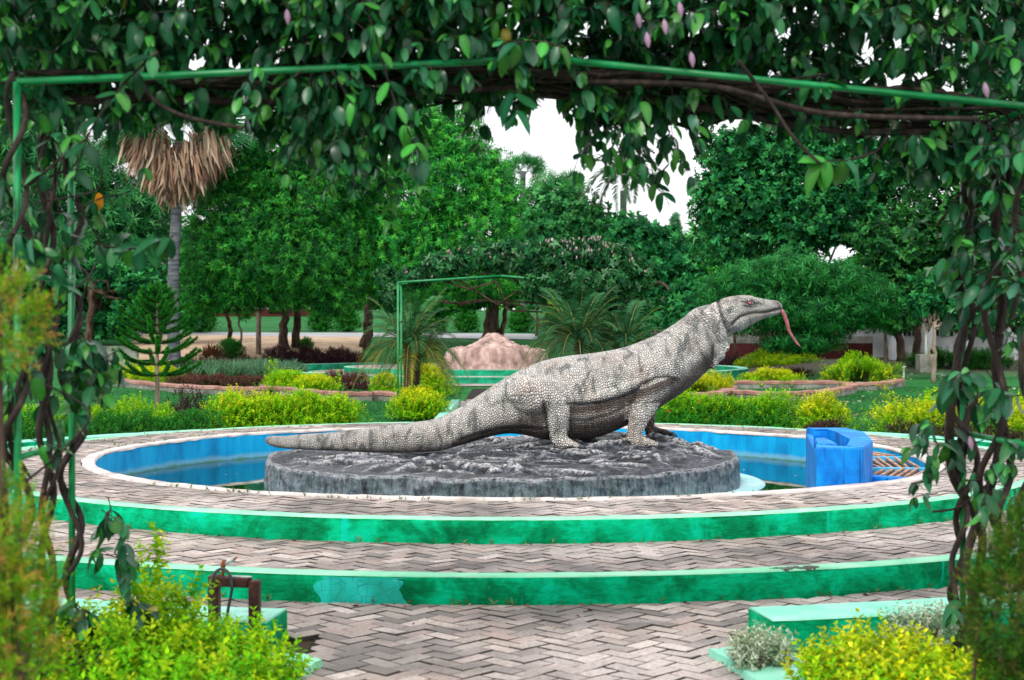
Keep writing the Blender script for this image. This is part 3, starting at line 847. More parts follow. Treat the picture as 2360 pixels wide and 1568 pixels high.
    sm = tmp.modifiers.new('s', 'SMOOTH'); sm.iterations = 5; sm.factor = .5
    dg = bpy.context.evaluated_depsgraph_get()
    me = bpy.data.meshes.new_from_object(tmp.evaluated_get(dg))
    bpy.data.objects.remove(tmp)
    nv = len(me.vertices)
    co = np.empty(nv * 3, np.float32); me.vertices.foreach_get('co', co); co = co.reshape(-1, 3).astype(float)
    # carve the mouth line and the folds
    def polyd(pl):
        pl = np.array([S(u, v) for u, v in pl]); q = co[:, [0, 2]]; best = np.full(nv, 9.); sgn = np.zeros(nv)
        for a, b in zip(pl[:-1], pl[1:]):
            ab = b - a; t = np.clip(((q - a) @ ab) / (ab @ ab), 0, 1); pr = a + t[:, None] * ab
            d = np.linalg.norm(q - pr, axis=1); s = ab[0] * (q[:, 1] - a[1]) - ab[1] * (q[:, 0] - a[0])
            m = d < best; best[m] = d[m]; sgn[m] = np.sign(s[m])
        return best, sgn
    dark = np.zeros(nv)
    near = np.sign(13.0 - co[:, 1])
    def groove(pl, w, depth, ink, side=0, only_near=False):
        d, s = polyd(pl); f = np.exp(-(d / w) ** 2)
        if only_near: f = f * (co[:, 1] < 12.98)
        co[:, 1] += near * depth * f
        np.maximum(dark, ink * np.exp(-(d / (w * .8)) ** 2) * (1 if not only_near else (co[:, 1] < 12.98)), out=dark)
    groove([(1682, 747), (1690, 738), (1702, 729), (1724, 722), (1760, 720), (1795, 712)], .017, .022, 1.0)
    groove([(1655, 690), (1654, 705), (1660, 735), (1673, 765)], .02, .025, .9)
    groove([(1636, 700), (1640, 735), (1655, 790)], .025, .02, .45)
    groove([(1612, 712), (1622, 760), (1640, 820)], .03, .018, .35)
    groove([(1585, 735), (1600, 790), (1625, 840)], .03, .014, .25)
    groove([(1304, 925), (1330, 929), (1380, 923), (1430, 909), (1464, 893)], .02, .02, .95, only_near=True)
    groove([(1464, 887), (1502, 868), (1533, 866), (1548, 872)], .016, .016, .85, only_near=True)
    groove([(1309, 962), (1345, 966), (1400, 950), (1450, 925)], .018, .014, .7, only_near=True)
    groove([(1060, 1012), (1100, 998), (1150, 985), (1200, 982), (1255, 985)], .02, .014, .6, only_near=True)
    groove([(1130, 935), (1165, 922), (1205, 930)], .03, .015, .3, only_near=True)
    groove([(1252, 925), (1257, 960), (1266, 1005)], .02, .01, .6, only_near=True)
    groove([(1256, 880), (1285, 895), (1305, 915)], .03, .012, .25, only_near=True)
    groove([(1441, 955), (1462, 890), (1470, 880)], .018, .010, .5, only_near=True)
    # loose wrinkles across neck and chest
    rg = np.random.default_rng(3)
    wr = np.array([noise.noise((x * 9 + z * 5, y * 3, z * 7)) for x, y, z in co])
    neck = np.exp(-(((co[:, 0] - S(1635, 0)[0]) / .28) ** 2)) * (co[:, 2] > .95)
    co[:, 1] -= near * .030 * wr * neck
    big = np.array([noise.noise((x * 4.5 - z * 3, y * 2, z * 4.5)) for x, y, z in co])
    co[:, 1] -= near * .017 * big
    fold2 = np.array([noise.noise((x * 7 - z * 9, y * 2, z * 3 + 5)) for x, y, z in co]); co[:, 1] -= near * .008 * fold2
    me.vertices.foreach_set('co', co.astype(np.float32).ravel()); me.update()
    me.polygons.foreach_set('use_smooth', np.ones(len(me.polygons), bool))
    # scale rows: along the spine, and round it
    cl = np.column_stack([(st[:, 0] + st[:, 2]) / 2, (st[:, 1] + st[:, 3]) / 2])
    seg = np.concatenate([[0], np.cumsum(np.linalg.norm(np.diff(cl, axis=0), axis=1))])
    hh = np.hypot(st[:, 0] - st[:, 2], st[:, 1] - st[:, 3]) / 2
    fine = np.linspace(0, seg[-1], 900)
    cx, cz, ch = np.interp(fine, seg, cl[:, 0]), np.interp(fine, seg, cl[:, 1]), np.interp(fine, seg, hh)
    idx = np.empty(nv, int)
    for a in range(0, nv, 20000):
        q = co[a:a + 20000]
        idx[a:a + 20000] = np.argmin((q[:, 0:1] - cx) ** 2 + (q[:, 2:3] - cz) ** 2, axis=1)
    tx, tz = np.gradient(cx)[idx], np.gradient(cz)[idx]; tl = np.hypot(tx, tz)
    dn = (-(tz) * (co[:, 0] - cx[idx]) + tx * (co[:, 2] - cz[idx])) / tl
    al = (tx * (co[:, 0] - cx[idx]) + tz * (co[:, 2] - cz[idx])) / tl
    ang = np.arctan2(co[:, 1] - 13.0, dn)
    s = fine[idx] + al
    # scale size: small on tail and head, larger on neck
    size = np.interp(fine, [0, 1.2, 2.6, 3.9, 4.45, 4.62, 4.9, 5.3], [.0135, .0165, .0205, .0215, .0235, .0148, .013, .0125])
    su = np.cumsum(np.concatenate([[0], np.diff(fine) / size[:-1]]))
    legm = np.zeros(nv)
    U = np.interp(s, fine, su)
    Vv = ang * np.interp(s, fine, np.clip(ch, .08, .36)) / np.interp(s, fine, size)
    # legs use their own flat mapping
    zleg = co[:, 2]; xu = co[:, 0] * KD + 1180
    isleg = (zleg < S(0, 925)[1]) & (np.abs(co[:, 1] - 13) > .25) & (((xu > 1248) & (xu < 1309 + 26 * (zleg < S(0, 1000)[1]))) | ((xu > 1432) & (xu < 1560) & (co[:, 1] < 12.86)))
    uv = np.column_stack([U, Vv, np.zeros(nv)])
    l2 = np.column_stack([co[:, 0] / .019, co[:, 2] / .0205 + .3 * co[:, 1] / .02, np.zeros(nv)])
    uv[isleg] = l2[isleg]
    at = me.attributes.new('scale_uv', 'FLOAT_VECTOR', 'POINT'); at.data.foreach_set('vector', uv.astype(np.float32).ravel())
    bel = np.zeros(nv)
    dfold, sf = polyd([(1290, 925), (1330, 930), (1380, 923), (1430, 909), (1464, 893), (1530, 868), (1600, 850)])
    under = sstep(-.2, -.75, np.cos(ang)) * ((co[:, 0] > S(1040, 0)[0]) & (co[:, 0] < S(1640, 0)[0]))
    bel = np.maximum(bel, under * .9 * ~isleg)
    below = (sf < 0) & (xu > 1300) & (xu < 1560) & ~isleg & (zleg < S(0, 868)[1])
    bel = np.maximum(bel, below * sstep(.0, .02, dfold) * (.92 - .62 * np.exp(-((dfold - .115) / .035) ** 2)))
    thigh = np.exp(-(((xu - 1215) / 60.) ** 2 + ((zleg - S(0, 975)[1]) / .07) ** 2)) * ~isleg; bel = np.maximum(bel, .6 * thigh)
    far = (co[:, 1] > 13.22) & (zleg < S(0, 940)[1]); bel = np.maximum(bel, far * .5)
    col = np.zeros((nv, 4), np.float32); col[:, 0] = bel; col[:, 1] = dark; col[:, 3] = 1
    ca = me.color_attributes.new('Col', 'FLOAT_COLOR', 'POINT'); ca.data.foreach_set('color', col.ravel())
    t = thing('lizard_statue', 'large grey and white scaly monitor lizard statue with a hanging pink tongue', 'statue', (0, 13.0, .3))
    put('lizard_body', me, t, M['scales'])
    # tongue
    q = catmull([[*S(u, v), y, r] for u, v, y, r in ((1786, 716, 12.99, .016), (1799, 716, 12.98, .019), (1806, 727, 12.97, .0185), (1812, 745, 12.96, .0165), (1817, 764, 12.96, .0135), (1827, 780, 12.96, .011), (1837, 794, 12.96, .009))], 6)
    tb = MB().tube(np.column_stack([q[:, 0], q[:, 2], q[:, 1]]), q[:, 3], 10)
    for dy in (-.012, .012):
        a, b = S(1835, 791), S(1842, 799)
        tb.tube([(a[0], 12.96, a[1]), (b[0], 12.96 + dy, b[1])], [.009, .003], 6)
    tb.build('tongue', M['tongue'], t, True)
    for sd in (-1, 1):
        c = S(1722, 700); a = np.linspace(0, pi, 8); r = .017
        e = MB().lathe([(max(r * 1.3 * sin(x), .0005), c[1] - r * .8 * cos(x)) for x in a], (c[0], 13.0 + sd * .146), n=14).build('eye', M['eye'], t, True)
        h = S(1722, 705)
        MB().tube([(S(1706, 0)[0], 13 + sd * .150, S(0, 704)[1]), (h[0], 13 + sd * .157, h[1] - .003), (S(1740, 0)[0], 13 + sd * .132, S(0, 700)[1])], [.004, .007, .003], 6).build('eyelid', M['claw'], t, True)
        n_ = S(1790, 699)
        MB().lathe([(.001, n_[1] - .009), (.010, n_[1]), (.001, n_[1] + .009)], (n_[0], 13 + sd * .062), n=8).build('nostril', M['dark'], t, True)
    for (u, v, y) in claws:
        a, b, c = S(u - 2, v - 1), S(u + 5, v + 1), S(u + 11, v + 6)
        MB().tube([(a[0], y, a[1]), (b[0], y, b[1]), (c[0], y, c[1])], [.018, .013, .003], 7).build('claw', M['claw'], t, True)
build_dragon()
# ------------------------------------------------------------ leaves
def unit(a): return a / (np.linalg.norm(a, axis=-1, keepdims=True) + 1e-9)
def frames(d, up=None, roll=None):
    """rotation matrices whose third column is d; second column as near 'up' as it can be"""
    d = unit(np.asarray(d, float)); n = len(d)
    if up is None: up = R.normal(size=(n, 3))
    up = np.broadcast_to(np.asarray(up, float), (n, 3))
    x = unit(np.cross(up, d)); y = np.cross(d, x)
    if roll is not None:
        c, s = np.cos(roll)[:, None], np.sin(roll)[:, None]
        x, y = x * c + y * s, y * c - x * s
    return np.stack([x, y, d], -1)
def lance(L=1., W=.3, fold=.12, droop=.15):
    """one leaf along +z, 4 corners, folded on its midrib; y is its upper side"""
    return np.array([(0, 0, 0), (-W / 2, fold * W, .42 * L), (0, -droop * L, L), (W / 2, fold * W, .42 * L)]), np.array([(0, 3, 2, 1)])
def whorl(n, L, W, open_, droop, seed=0, rise=0.0, jit=.25):
    """n leaves round a twig end (axis +z)"""
    rg = np.random.default_rng(seed); V = []; F = []
    for i in range(n):
        a = 2 * pi * i / n * 1.0 + rg.normal() * .3
        t = open_ + rg.normal() * jit; l = L * rg.uniform(.75, 1.15)
        d = np.array([cos(a) * sin(t), sin(a) * sin(t), cos(t)])
        m = frames(d[None], np.array([[0, 0, 1.]]))[0]
        v, f = lance(l, W * l / L, .1, droop)
        V.append(v @ m.T + np.array([0, 0, rise * rg.uniform(-1, 1)])); F.append(f + 4 * i)
    return np.concatenate(V), np.concatenate(F)
def sprig(pairs, L, leafL, leafW, seed=0, up=.7):
    """upright shoot with opposite leaves; returns verts, faces, gradient 0 (base) .. 1 (tip)"""
    rg = np.random.default_rng(seed); V = []; F = []; g = []
    k = 0; bend = rg.normal(size=2) * .18 * L
    for i in range(pairs):
        t = (i + .6) / pairs; c = np.array([bend[0] * t * t, bend[1] * t * t, L * t])
        for sgn in (0, pi):
            a = i * pi / 2 + sgn + rg.normal() * .25; ti = up + rg.normal() * .18 + (1 - t) * .35
            d = np.array([cos(a) * sin(ti), sin(a) * sin(ti), cos(ti)])
            m = frames(d[None], np.array([[0, 0, 1.]]))[0]; l = leafL * rg.uniform(.75, 1.1) * (1 - .35 * t)
            v, f = lance(l, leafW * l / leafL, .2, .12)
            V.append(v @ m.T + c); F.append(f + 4 * k); g += [t ** .6] * 4; k += 1
    return np.concatenate(V), np.concatenate(F), np.array(g)
def scatter(name, tmpls, pos, M3, scale, colA, colB=None, pick=None):
    """one mesh of many copies; tmpls: list of (V,F[,g])"""
    n = len(pos); pos = np.asarray(pos, float); scale = np.broadcast_to(np.asarray(scale, float), (n,))
    colA = np.broadcast_to(np.asarray(colA, float), (n, 3)); colB = colA if colB is None else np.broadcast_to(np.asarray(colB, float), (n, 3))
    pick = R.integers(0, len(tmpls), n) if pick is None else pick
    VV, FF, CC, off = [], [], [], 0
    for q, tm in enumerate(tmpls):
        w = np.where(pick == q)[0]
        if not len(w): continue
        tv, tf = tm[0], tm[1]; g = tm[2] if len(tm) > 2 else np.zeros(len(tv))
        v = np.einsum('nij,kj->nki', M3[w], tv) * scale[w, None, None] + pos[w, None]
        f = tf[None] + (np.arange(len(w)) * len(tv))[:, None, None] + off
        c = colA[w, None] + (colB[w] - colA[w])[:, None] * g[None, :, None]
        VV.append(v.reshape(-1, 3)); FF.append(f.reshape(-1, tf.shape[1])); CC.append(c.reshape(-1, 3)); off += len(w) * len(tv)
    return mesh_np(name, np.concatenate(VV), np.concatenate(FF), False, np.concatenate(CC))
def pal(n, cols, w=None, sd=.12):
    cols = np.array(cols, float); i = R.choice(len(cols), n, p=w)
    return np.clip(cols[i] * (1 + R.normal(size=(n, 1)) * sd), .002, .95)

def lobe_points(lobes, n, Yc, depth=1.0, shell=.55, sink=0.15):
    """points in picture-traced lobes (u, v, ru, rv[, dY]) built as ellipsoids at distance Yc"""
    s = Yc / FPX; vol = np.array([l[2] * l[3] for l in lobes], float); cnt = R.multinomial(n, vol / vol.sum())
    PP, DD = [], []
    for l, c in zip(lobes, cnt):
        u, v, ru, rv = l[:4]; dY = l[4] if len(l) > 4 else 0
        ctr = np.array(P(u, v, Yc + dY)); rad_ = np.array([ru * s, (ru + rv) / 2 * s * depth, rv * s])
        d = unit(R.normal(size=(c, 3)))
        k = 9.; ph = R.uniform(0, 6, 3)
        lump = 1 + .13 * np.sin(d[:, 0] * k + ph[0]) * np.sin(d[:, 2] * k + ph[1]) + .08 * np.sin(d[:, 1] * 14 + d[:, 2] * 11 + ph[2])
        r = (1 - shell * R.random(c) ** 1.6) * lump
        PP.append(ctr + d * r[:, None] * rad_); DD.append(d)
    return np.concatenate(PP), np.concatenate(DD)

MANGO = [whorl(9, 1., .25, 1.35, .6, i, .45, .4) for i in range(6)]
ROUND = [whorl(7, 1., .52, 1.0, .2, i + 20, .35) for i in range(4)]
FEATH = [whorl(12, 1., .12, 1.2, .25, i + 40, .2) for i in range(3)]
BAMB = [whorl(8, 1., .16, 1.5, .5, i + 60, .35) for i in range(3)]

def limb_path(a, b, wob=.1, n=7):
    a, b = np.array(a, float), np.array(b, float); t = np.linspace(0, 1, n)[:, None]
    w = R.normal(size=(n, 3)) * wob * np.linalg.norm(b - a) * .25; w[0] = w[-1] = 0
    return a + (b - a) * t + w
def tree(name, label, base, trunks, lobes, Yc, n, leaf, size, cols, cat='tree', w=None, group=None, bark='bark', up=.45, depth=1., limbs=6, shell=.55, droop=0., mat='leaf', sd=.14, colB=None):
    """base (x,y,z); trunks: list of (base u, base v, top u, top v, radius m, dY)"""
    t = thing(name, label, cat, base, group)
    pts, d = lobe_points(lobes, n, Yc, depth, shell)
    keep = pts[:, 2] > terrain(pts[:, 0], pts[:, 1]) + .25
    pts, d = pts[keep], d[keep]; n = len(pts)
    dirs = unit(d + np.array([0, 0, up]) + R.normal(size=(n, 3)) * .35 - np.array([0, 0, droop]))
    cA = pal(n, cols, w, sd)
    me = scatter('crown', leaf, pts, frames(dirs), size * R.uniform(.7, 1.25, n), cA, colB)
    put('crown', me, t, M[mat])
    if trunks:
        ctr = [np.array(P(l[0], l[1], Yc + (l[4] if len(l) > 4 else 0))) for l in lobes]
        for (u0, v0, u1, v1, r, dY) in trunks:
            b = np.array(P(u0, v0, base[1] + dY)); b[2] = min(b[2], float(terrain(b[0], b[1])) - .05); e = np.array(P(u1, v1, base[1] + dY * .6))
            path = limb_path(b, e, .06, 9); rr = np.linspace(r * 1.0, r * .7, 9); rr[0] *= 1.35; rr[1] *= 1.08
            tm = MB().tube(path, rr, 12).build('trunk', M[bark], t, True)
            for k in range(limbs):
                c = ctr[R.integers(len(ctr))]
                MB().tube(limb_path(path[-2 + (k % 2)], path[-1] + (c - path[-1]) * R.uniform(.6, 1.), .18, 8), np.linspace(r * .55, .02, 8), 6).build('limb', M[bark], t, True)
    return t

GM = [(0.0172, 0.2252, 0.0313), (0.0345, 0.3621, 0.0391), (0.0947, 0.5, 0.0509), (0.0086, 0.1214, 0.0235)]
GD = [(0.0113, 0.1508, 0.0452), (0.0226, 0.2356, 0.0641), (0.0509, 0.3393, 0.0849), (0.0057, 0.0792, 0.0282)]
GF = [(0.0243, 0.2028, 0.0562), (0.0507, 0.2808, 0.078), (0.0913, 0.3666, 0.1014), (0.0122, 0.117, 0.0374)]

# ---- trees behind, left to right
tree('mango_tree', 'large dense mango tree behind the far pergola, crown cut against the sky', G(846, 800), [(842, 806, 858, 660, .22, 0)],
     [(1040, 320, 84, 95), (980, 300, 85, 75), (1050, 420, 135, 105), (1105, 385, 60, 65), (900, 470, 170, 130), (930, 590, 200, 110), (1100, 530, 120, 110), (1150, 450, 60, 80), (800, 520, 110, 130), (850, 640, 130, 60), (990, 660, 110, 55), (1110, 620, 100, 70)],
     51, 17000, MANGO, .155, GM, up=.2, droop=.1, limbs=9)
tree('mango_tree', 'broad dark mango tree with two thick trunks beside the sandy ground', G(668, 806), [(655, 808, 652, 690, .19, 0), (682, 806, 692, 670, .17, .5)],
     [(560, 520, 130, 110), (700, 480, 140, 110), (640, 600, 190, 110), (500, 600, 90, 110), (760, 600, 110, 110), (480, 680, 70, 55), (560, 680, 70, 50), (660, 680, 80, 40), (770, 690, 70, 45), (620, 420, 120, 70), (800, 400, 110, 80), (550, 390, 95, 90), (660, 340, 110, 80)],
     49, 17000, MANGO, .155, [tuple(x * .68 for x in c) for c in GM], up=.2, droop=.1, limbs=9)
tree('feathery_tree', 'loose feathery tree at the far left behind the palm trunk', (-18, 60, 1.2), [(210, 800, 250, 560, .2, 0), (70, 800, 60, 560, .18, 2)],
     [(60, 330, 110, 60), (180, 400, 130, 90), (60, 520, 100, 90), (300, 480, 110, 70), (190, 570, 130, 70), (330, 600, 90, 90), (90, 670, 130, 70), (250, 690, 110, 50), (300, 330, 60, 40), (460, 420, 60, 70)],
     60, 8000, FEATH, .40, GF + [(.01, .06, .02)], up=.3, bark='bark', limbs=8, shell=.8)
tree('broadleaf_tree', 'dark leafy tree low behind the Norfolk pine', (-13.5, 54, .9), [(205, 790, 215, 650, .16, 0), (530, 800, 524, 700, .1, 4)],
     [(180, 640, 120, 60), (320, 690, 80, 70), (450, 640, 60, 80), (90, 740, 90, 50), (245, 745, 80, 35), (440, 720, 45, 40)],
     55, 4200, ROUND, .22, GD, limbs=7, shell=.8)
tree('soft_green_tree', 'soft green tree beyond the mango, under the far fan palms', (3.5, 78, 2.2), [(1290, 740, 1285, 620, .2, 0)],
     [(1290, 500, 100, 75), (1240, 560, 90, 80), (1360, 560, 90, 80), (1310, 620, 120, 80), (1200, 610, 60, 80)],
     78, 5200, ROUND, .32, GF, limbs=7, shell=.7)
tree('dark_green_tree', 'rounded dark tree between the white sky gap and the far pergola vine', (9, 66, 1.5), [(1490, 760, 1500, 640, .17, 0)],
     [(1450, 560, 80, 65), (1530, 620, 80, 80), (1420, 640, 80, 80), (1510, 720, 90, 60), (1570, 660, 50, 70), (1600, 730, 60, 60, -8), (1520, 570, 50, 50), (1590, 690, 45, 45, -8)],
     66, 5500, ROUND, .28, GF[:1] + GD, limbs=7, shell=.7)
tree('large_tree', 'tall blue green tree right of the sky gap, spreading over the far hedge', G(1765, 830), [(1762, 832, 1768, 640, .2, 0)],
     [(1700, 360, 90, 70), (1800, 340, 110, 60), (1920, 360, 120, 70), (1660, 460, 70, 90), (1760, 450, 110, 90), (1880, 470, 130, 80), (1690, 560, 80, 60), (1840, 540, 110, 60), (2010, 400, 110, 90), (2010, 520, 100, 60)],
     46, 9500, ROUND, .18, GD + [(.02, .15, .03)], limbs=10, shell=.75)
tree('bamboo_clump', 'drooping fine leaved clump with several stems behind the golden hedges', G(1810, 835), [(1790, 838, 1775, 730, .06, 0), (1815, 838, 1820, 720, .07, .3), (1835, 836, 1850, 730, .05, 0), (1700, 830, 1690, 740, .06, 1), (1640, 826, 1650, 720, .06, 2)],
     [(1720, 660, 90, 60), (1820, 640, 110, 60), (1930, 660, 100, 60), (1780, 720, 120, 55), (1900, 730, 120, 55), (1690, 720, 60, 50), (1850, 790, 100, 25), (2000, 700, 80, 60), (1640, 700, 40, 50)],
     41, 9500, BAMB, .19, [(.014, .16, .035), (.026, .23, .045), (.045, .29, .06), (.006, .08, .02)], cat='bamboo', up=.0, droop=.45, bark='bark', limbs=4, shell=.7)
tree('shade_tree', 'dim shade tree with two thick trunks in front of the white building', G(2085, 835), [(2078, 838, 2070, 700, .16, 0), (2112, 836, 2118, 690, .15, .4), (2042, 840, 2040, 730, .05, -.3)],
     [(2070, 560, 110, 70), (2180, 520, 120, 90), (2290, 480, 100, 110), (2150, 640, 110, 55), (2270, 620, 110, 80), (2050, 650, 70, 50), (2160, 700, 70, 28), (2340, 700, 60, 60), (2060, 742, 55, 26), (2235, 738, 60, 34), (2290, 300, 120, 90), (2330, 160, 110, 110), (2160, 360, 90, 70)],
     43, 9500, ROUND, .18, [(.018, .13, .03), (.03, .18, .04), (.05, .24, .045), (.008, .065, .018)], limbs=8, shell=.75)
tree('slender_tree', 'slender pale trunked sapling on the lawn near the right vine', G(2152, 880), [(2152, 882, 2156, 742, .055, 0), (2156, 800, 2130, 740, .025, 0)],
     [(2130, 700, 50, 30), (2190, 690, 50, 35), (2160, 650, 60, 30), (2210, 730, 35, 25)],
     G(2152, 880)[1], 420, ROUND, .17, GD, bark='bark_pale', limbs=5, shell=.9)
tree('small_dark_tree', 'small dark round tree standing on the grass beyond the pink rock', G(1237, 775), [(1237, 778, 1238, 690, .06, 0)],
     [(1237, 650, 38, 52), (1250, 620, 30, 30)], G(1237, 775)[1], 800, ROUND, .30, GD, limbs=3)
tree('bottle_trunk_tree', 'tree with a flared cluster of brown trunks behind the pink rock', G(1135, 782), [(1125, 785, 1135, 690, .26, 0), (1140, 785, 1142, 680, .2, .3), (1152, 784, 1172, 690, .12, .2)],
     [(1070, 680, 70, 35), (1150, 640, 90, 50), (1000, 700, 50, 30), (1060, 640, 90, 40)], 57, 1500, MANGO, .34, GM, up=.2, limbs=6)
tree('young_tree', 'thin bare young tree leaning in the sandy ground at the left', G(556, 800), [(556, 802, 546, 690, .045, 0)], [(530, 690, 25, 16), (552, 672, 20, 14)], G(556, 800)[1], 90, ROUND, .2, GM, limbs=3, bark='bark')

tree('tall_tree', 'tall hazy tree rising at the far left behind the vine', (-26, 76, 2.), [(40, 760, 60, 300, .25, 0)],
     [(40, 120, 140, 110), (180, 90, 120, 90), (-40, 250, 120, 110), (120, 230, 90, 70), (300, 60, 110, 80), (20, 370, 100, 70)], 76, 5200, ROUND, .34, GF + GD, limbs=8, shell=.8)
# woods further back: one mass
def woodland():
    lob = []
    for u in range(-300, 2700, 48):
        if 1330 < u < 1620: top = 640
        else: top = 560 + 60 * sin(u * .011) + R.uniform(-20, 40)
        lob.append((u + R.uniform(-15, 15), 735 - (735 - top) * .42, 60, (735 - top) * .5, R.uniform(-6, 14)))
    pts, d = lobe_points(lob, 15000, 112, .8, .8)
    z = terrain(pts[:, 0], pts[:, 1]); pts[:, 2] = np.maximum(pts[:, 2], z + .8)
    me = scatter('far_woodland', FEATH + ROUND, pts, frames(unit(d + R.normal(size=d.shape) * .4 + [0, 0, .4])), .95 * R.uniform(.6, 1.3, len(pts)), pal(len(pts), GF + GM))
    o = put('far_woodland', me, None, M['leaf']); tag(o, 'distant mixed green woodland closing the park', 'woodland', kind='stuff')
    # its trunks
woodland()

# ---- palms
def fan_leaf(center, d, r, n, droop, seed):
    """blades of one fan frond about centre c, facing direction d"""
    rg = np.random.default_rng(seed); m = frames(np.array([d]))[0]
    V = []; F = []
    for i in range(n):
        a = -2.3 + 4.6 * i / (n - 1)
        b = np.array([sin(a), 0, cos(a)]); s = np.array([cos(a), 0, -sin(a)]) * .035 * r
        tip = b * r * rg.uniform(.8, 1.05); k = len(V) * 1
        pts = [b * r * .12 - s * .4, b * r * .12 + s * .4, b * r * .55 + s, tip + np.array([0, -droop * r, 0]), b * r * .55 - s]
        pts = [m @ q + center for q in pts]
        pts = [q - np.array([0, 0, droop * r * .25 * (j > 1)]) for j, q in enumerate(pts)]
        V += pts; F.append((k, k + 1, k + 2, k + 4)); F.append((k + 4, k + 2, k + 3, k + 3))
    return np.array(V), np.array(F)
def fan_palm(label, base, top, r_trunk, r_leaf, n, cols, bark='bark_grey', seed=0):
    t = thing('fan_palm', label, 'palm', base, 'fan palms')
    MB().tube(limb_path(base, top, .02, 8), np.linspace(r_trunk * 1.1, r_trunk * .85, 8), 10).build('trunk', M[bark], t, True)
    for i in range(n):
        d = unit(np.array([cos(i * 2.4), sin(i * 2.4), R.uniform(-.3, 1.1)]))
        v, f = fan_leaf(np.array(top) + d * r_leaf * .7, d, r_leaf * .75, 22, .12, seed + i)
        put('frond', mesh_np('frond', v, [tuple(dict.fromkeys(q)) for q in f.tolist()], False, np.repeat(pal(1, cols), len(v), 0)), t, M['leaf'])
fan_palm('bushy fan palm peeping out right of the mango crown', (P(1208, 745, 88)[0], 88, 2.2), P(1206, 395, 88), .2, 1.25, 26, GF, seed=1)
fan_palm('far fan palm showing its top above the soft green tree', (P(1285, 745, 92)[0], 92, 2.3), P(1285, 445, 92), .2, 1.6, 30, GF, seed=50)

def pinnate(path, half, n, leaf_len, leaf_w, lift=.35, droop=.25):
    """leaflets both sides of a rachis path; returns verts, faces"""
    path = np.asarray(path); m = len(path); V = []; F = []
    tt = np.gradient(path, axis=0); tt = unit(tt)
    for i in range(n):
        s = (i + .5) / n; x = s * (m - 1); k = min(int(x), m - 2); p = path[k] + (path[k + 1] - path[k]) * (x - k); t = tt[k]
        side = unit(np.cross(t, [0, 0, 1.])); upv = np.cross(side, t)
        l = leaf_len * (sin(pi * (.12 + .80 * s)) ** .7) * R.uniform(.85, 1.1)
        for sg in (-1, 1):
            d = unit(side * sg + t * .75 + upv * lift * R.uniform(.3, 1.)); w = np.cross(d, upv) * leaf_w
            q = len(V)
            V += [p, p + d * l * .5 + w * .5, p + d * l - np.array([0, 0, droop * l]), p + d * l * .5 - w * .5]
            F.append((q, q + 1, q + 2, q + 3))
    return np.array(V), np.array(F)
def arch(c, az, L, rise, fall, n=9):
    t = np.linspace(0, 1, n); h = np.array([cos(az), sin(az)])
    r = L * (t - .12 * t ** 3); z = rise * t - fall * t ** 2.2
    return np.column_stack([c[0] + h[0] * r, c[1] + h[1] * r, c[2] + z])
def feather_palm(name, label, cat, trunks, crowns, colors, group, bark='bark'):
    """trunks: [(base xyz, top xyz, radius)], crowns: [(centre, n, L, rise, fall, leaflet)]"""
    t = thing(name, label, cat, trunks[0][0], group)
    for b, e, r in trunks:
        MB().tube(limb_path(b, e, .02, 8), np.linspace(r, r * .9, 8), 9).build('trunk', M[bark], t, True)
    for ci, (c, n, L, rise, fall, ll, lw) in enumerate(crowns):
        for i in range(n):
            q = i / n; az = i * 2.39996 + ci; el = 1 - q
            p = arch(c, az, L * R.uniform(.85, 1.1) * (1 - .35 * el), rise * (.15 + 1.25 * el), fall * (1.15 - .5 * el))
            v, f = pinnate(p, 1, 40, ll, lw)
            col = np.repeat(pal(1, colors[0] if q < .72 else colors[1], None, .12), len(v), 0)
            fr = put('frond', mesh_np('frond', v, f, False, col), t, M['leaf'])
            MB().tube(p, np.linspace(.012 * L, .003 * L, len(p)), 4).build('rachis', M['rachis'], fr, False)
M['rachis'] = noisy('pale green rachis', [(.35, (.10, .16, .04)), (.65, (.22, .24, .07))], 8, 3, .6, .3)
pc = [[(.03, .15, .05), (.05, .20, .07), (.02, .10, .04)], [(.20, .20, .03), (.28, .22, .025), (.10, .18, .035)]]
Yp = 26.5
feather_palm('date_palm', 'feathery pygmy date palm beside the far pergola post, over golden shrubs', 'palm',
             [(P(937, 915, Yp), P(940, 800, Yp), .075), (P(958, 905, Yp + .3), P(962, 820, Yp + .3), .07)],
             [(P(945, 800, Yp), 40, 1.25, 1.25, 1.0, .30, .017), (P(966, 822, Yp + .3), 20, 1.0, .7, .7, .27, .016)], pc, 'pygmy date palms')
feather_palm('date_palm', 'feathery pygmy date palm behind the back of the lizard statue', 'palm',
             [(P(1330, 960, 22.9), P(1332, 790, 22.9), .08)],
             [(P(1332, 790, 22.9), 44, 1.15, 1.05, .85, .30, .016), (P(1440, 800, 23.0), 26, 1.0, .9, .8, .28, .016)], [pc[0], [(.06, .13, .05), (.16, .16, .05)]], 'pygmy date palms')
feather_palm('royal_palm', 'tall royal palm standing alone against the white sky', 'palm',
             [((P(1437, 740, 76)[0], 76, 1.8), P(1436, 440, 76), .2)],
             [(P(1435, 400, 76), 16, 3.0, 1.9, 2.4, .75, .09)], [[(.03, .10, .05), (.05, .13, .06)], [(.04, .10, .05)]], 'tall palms', 'bark_grey')

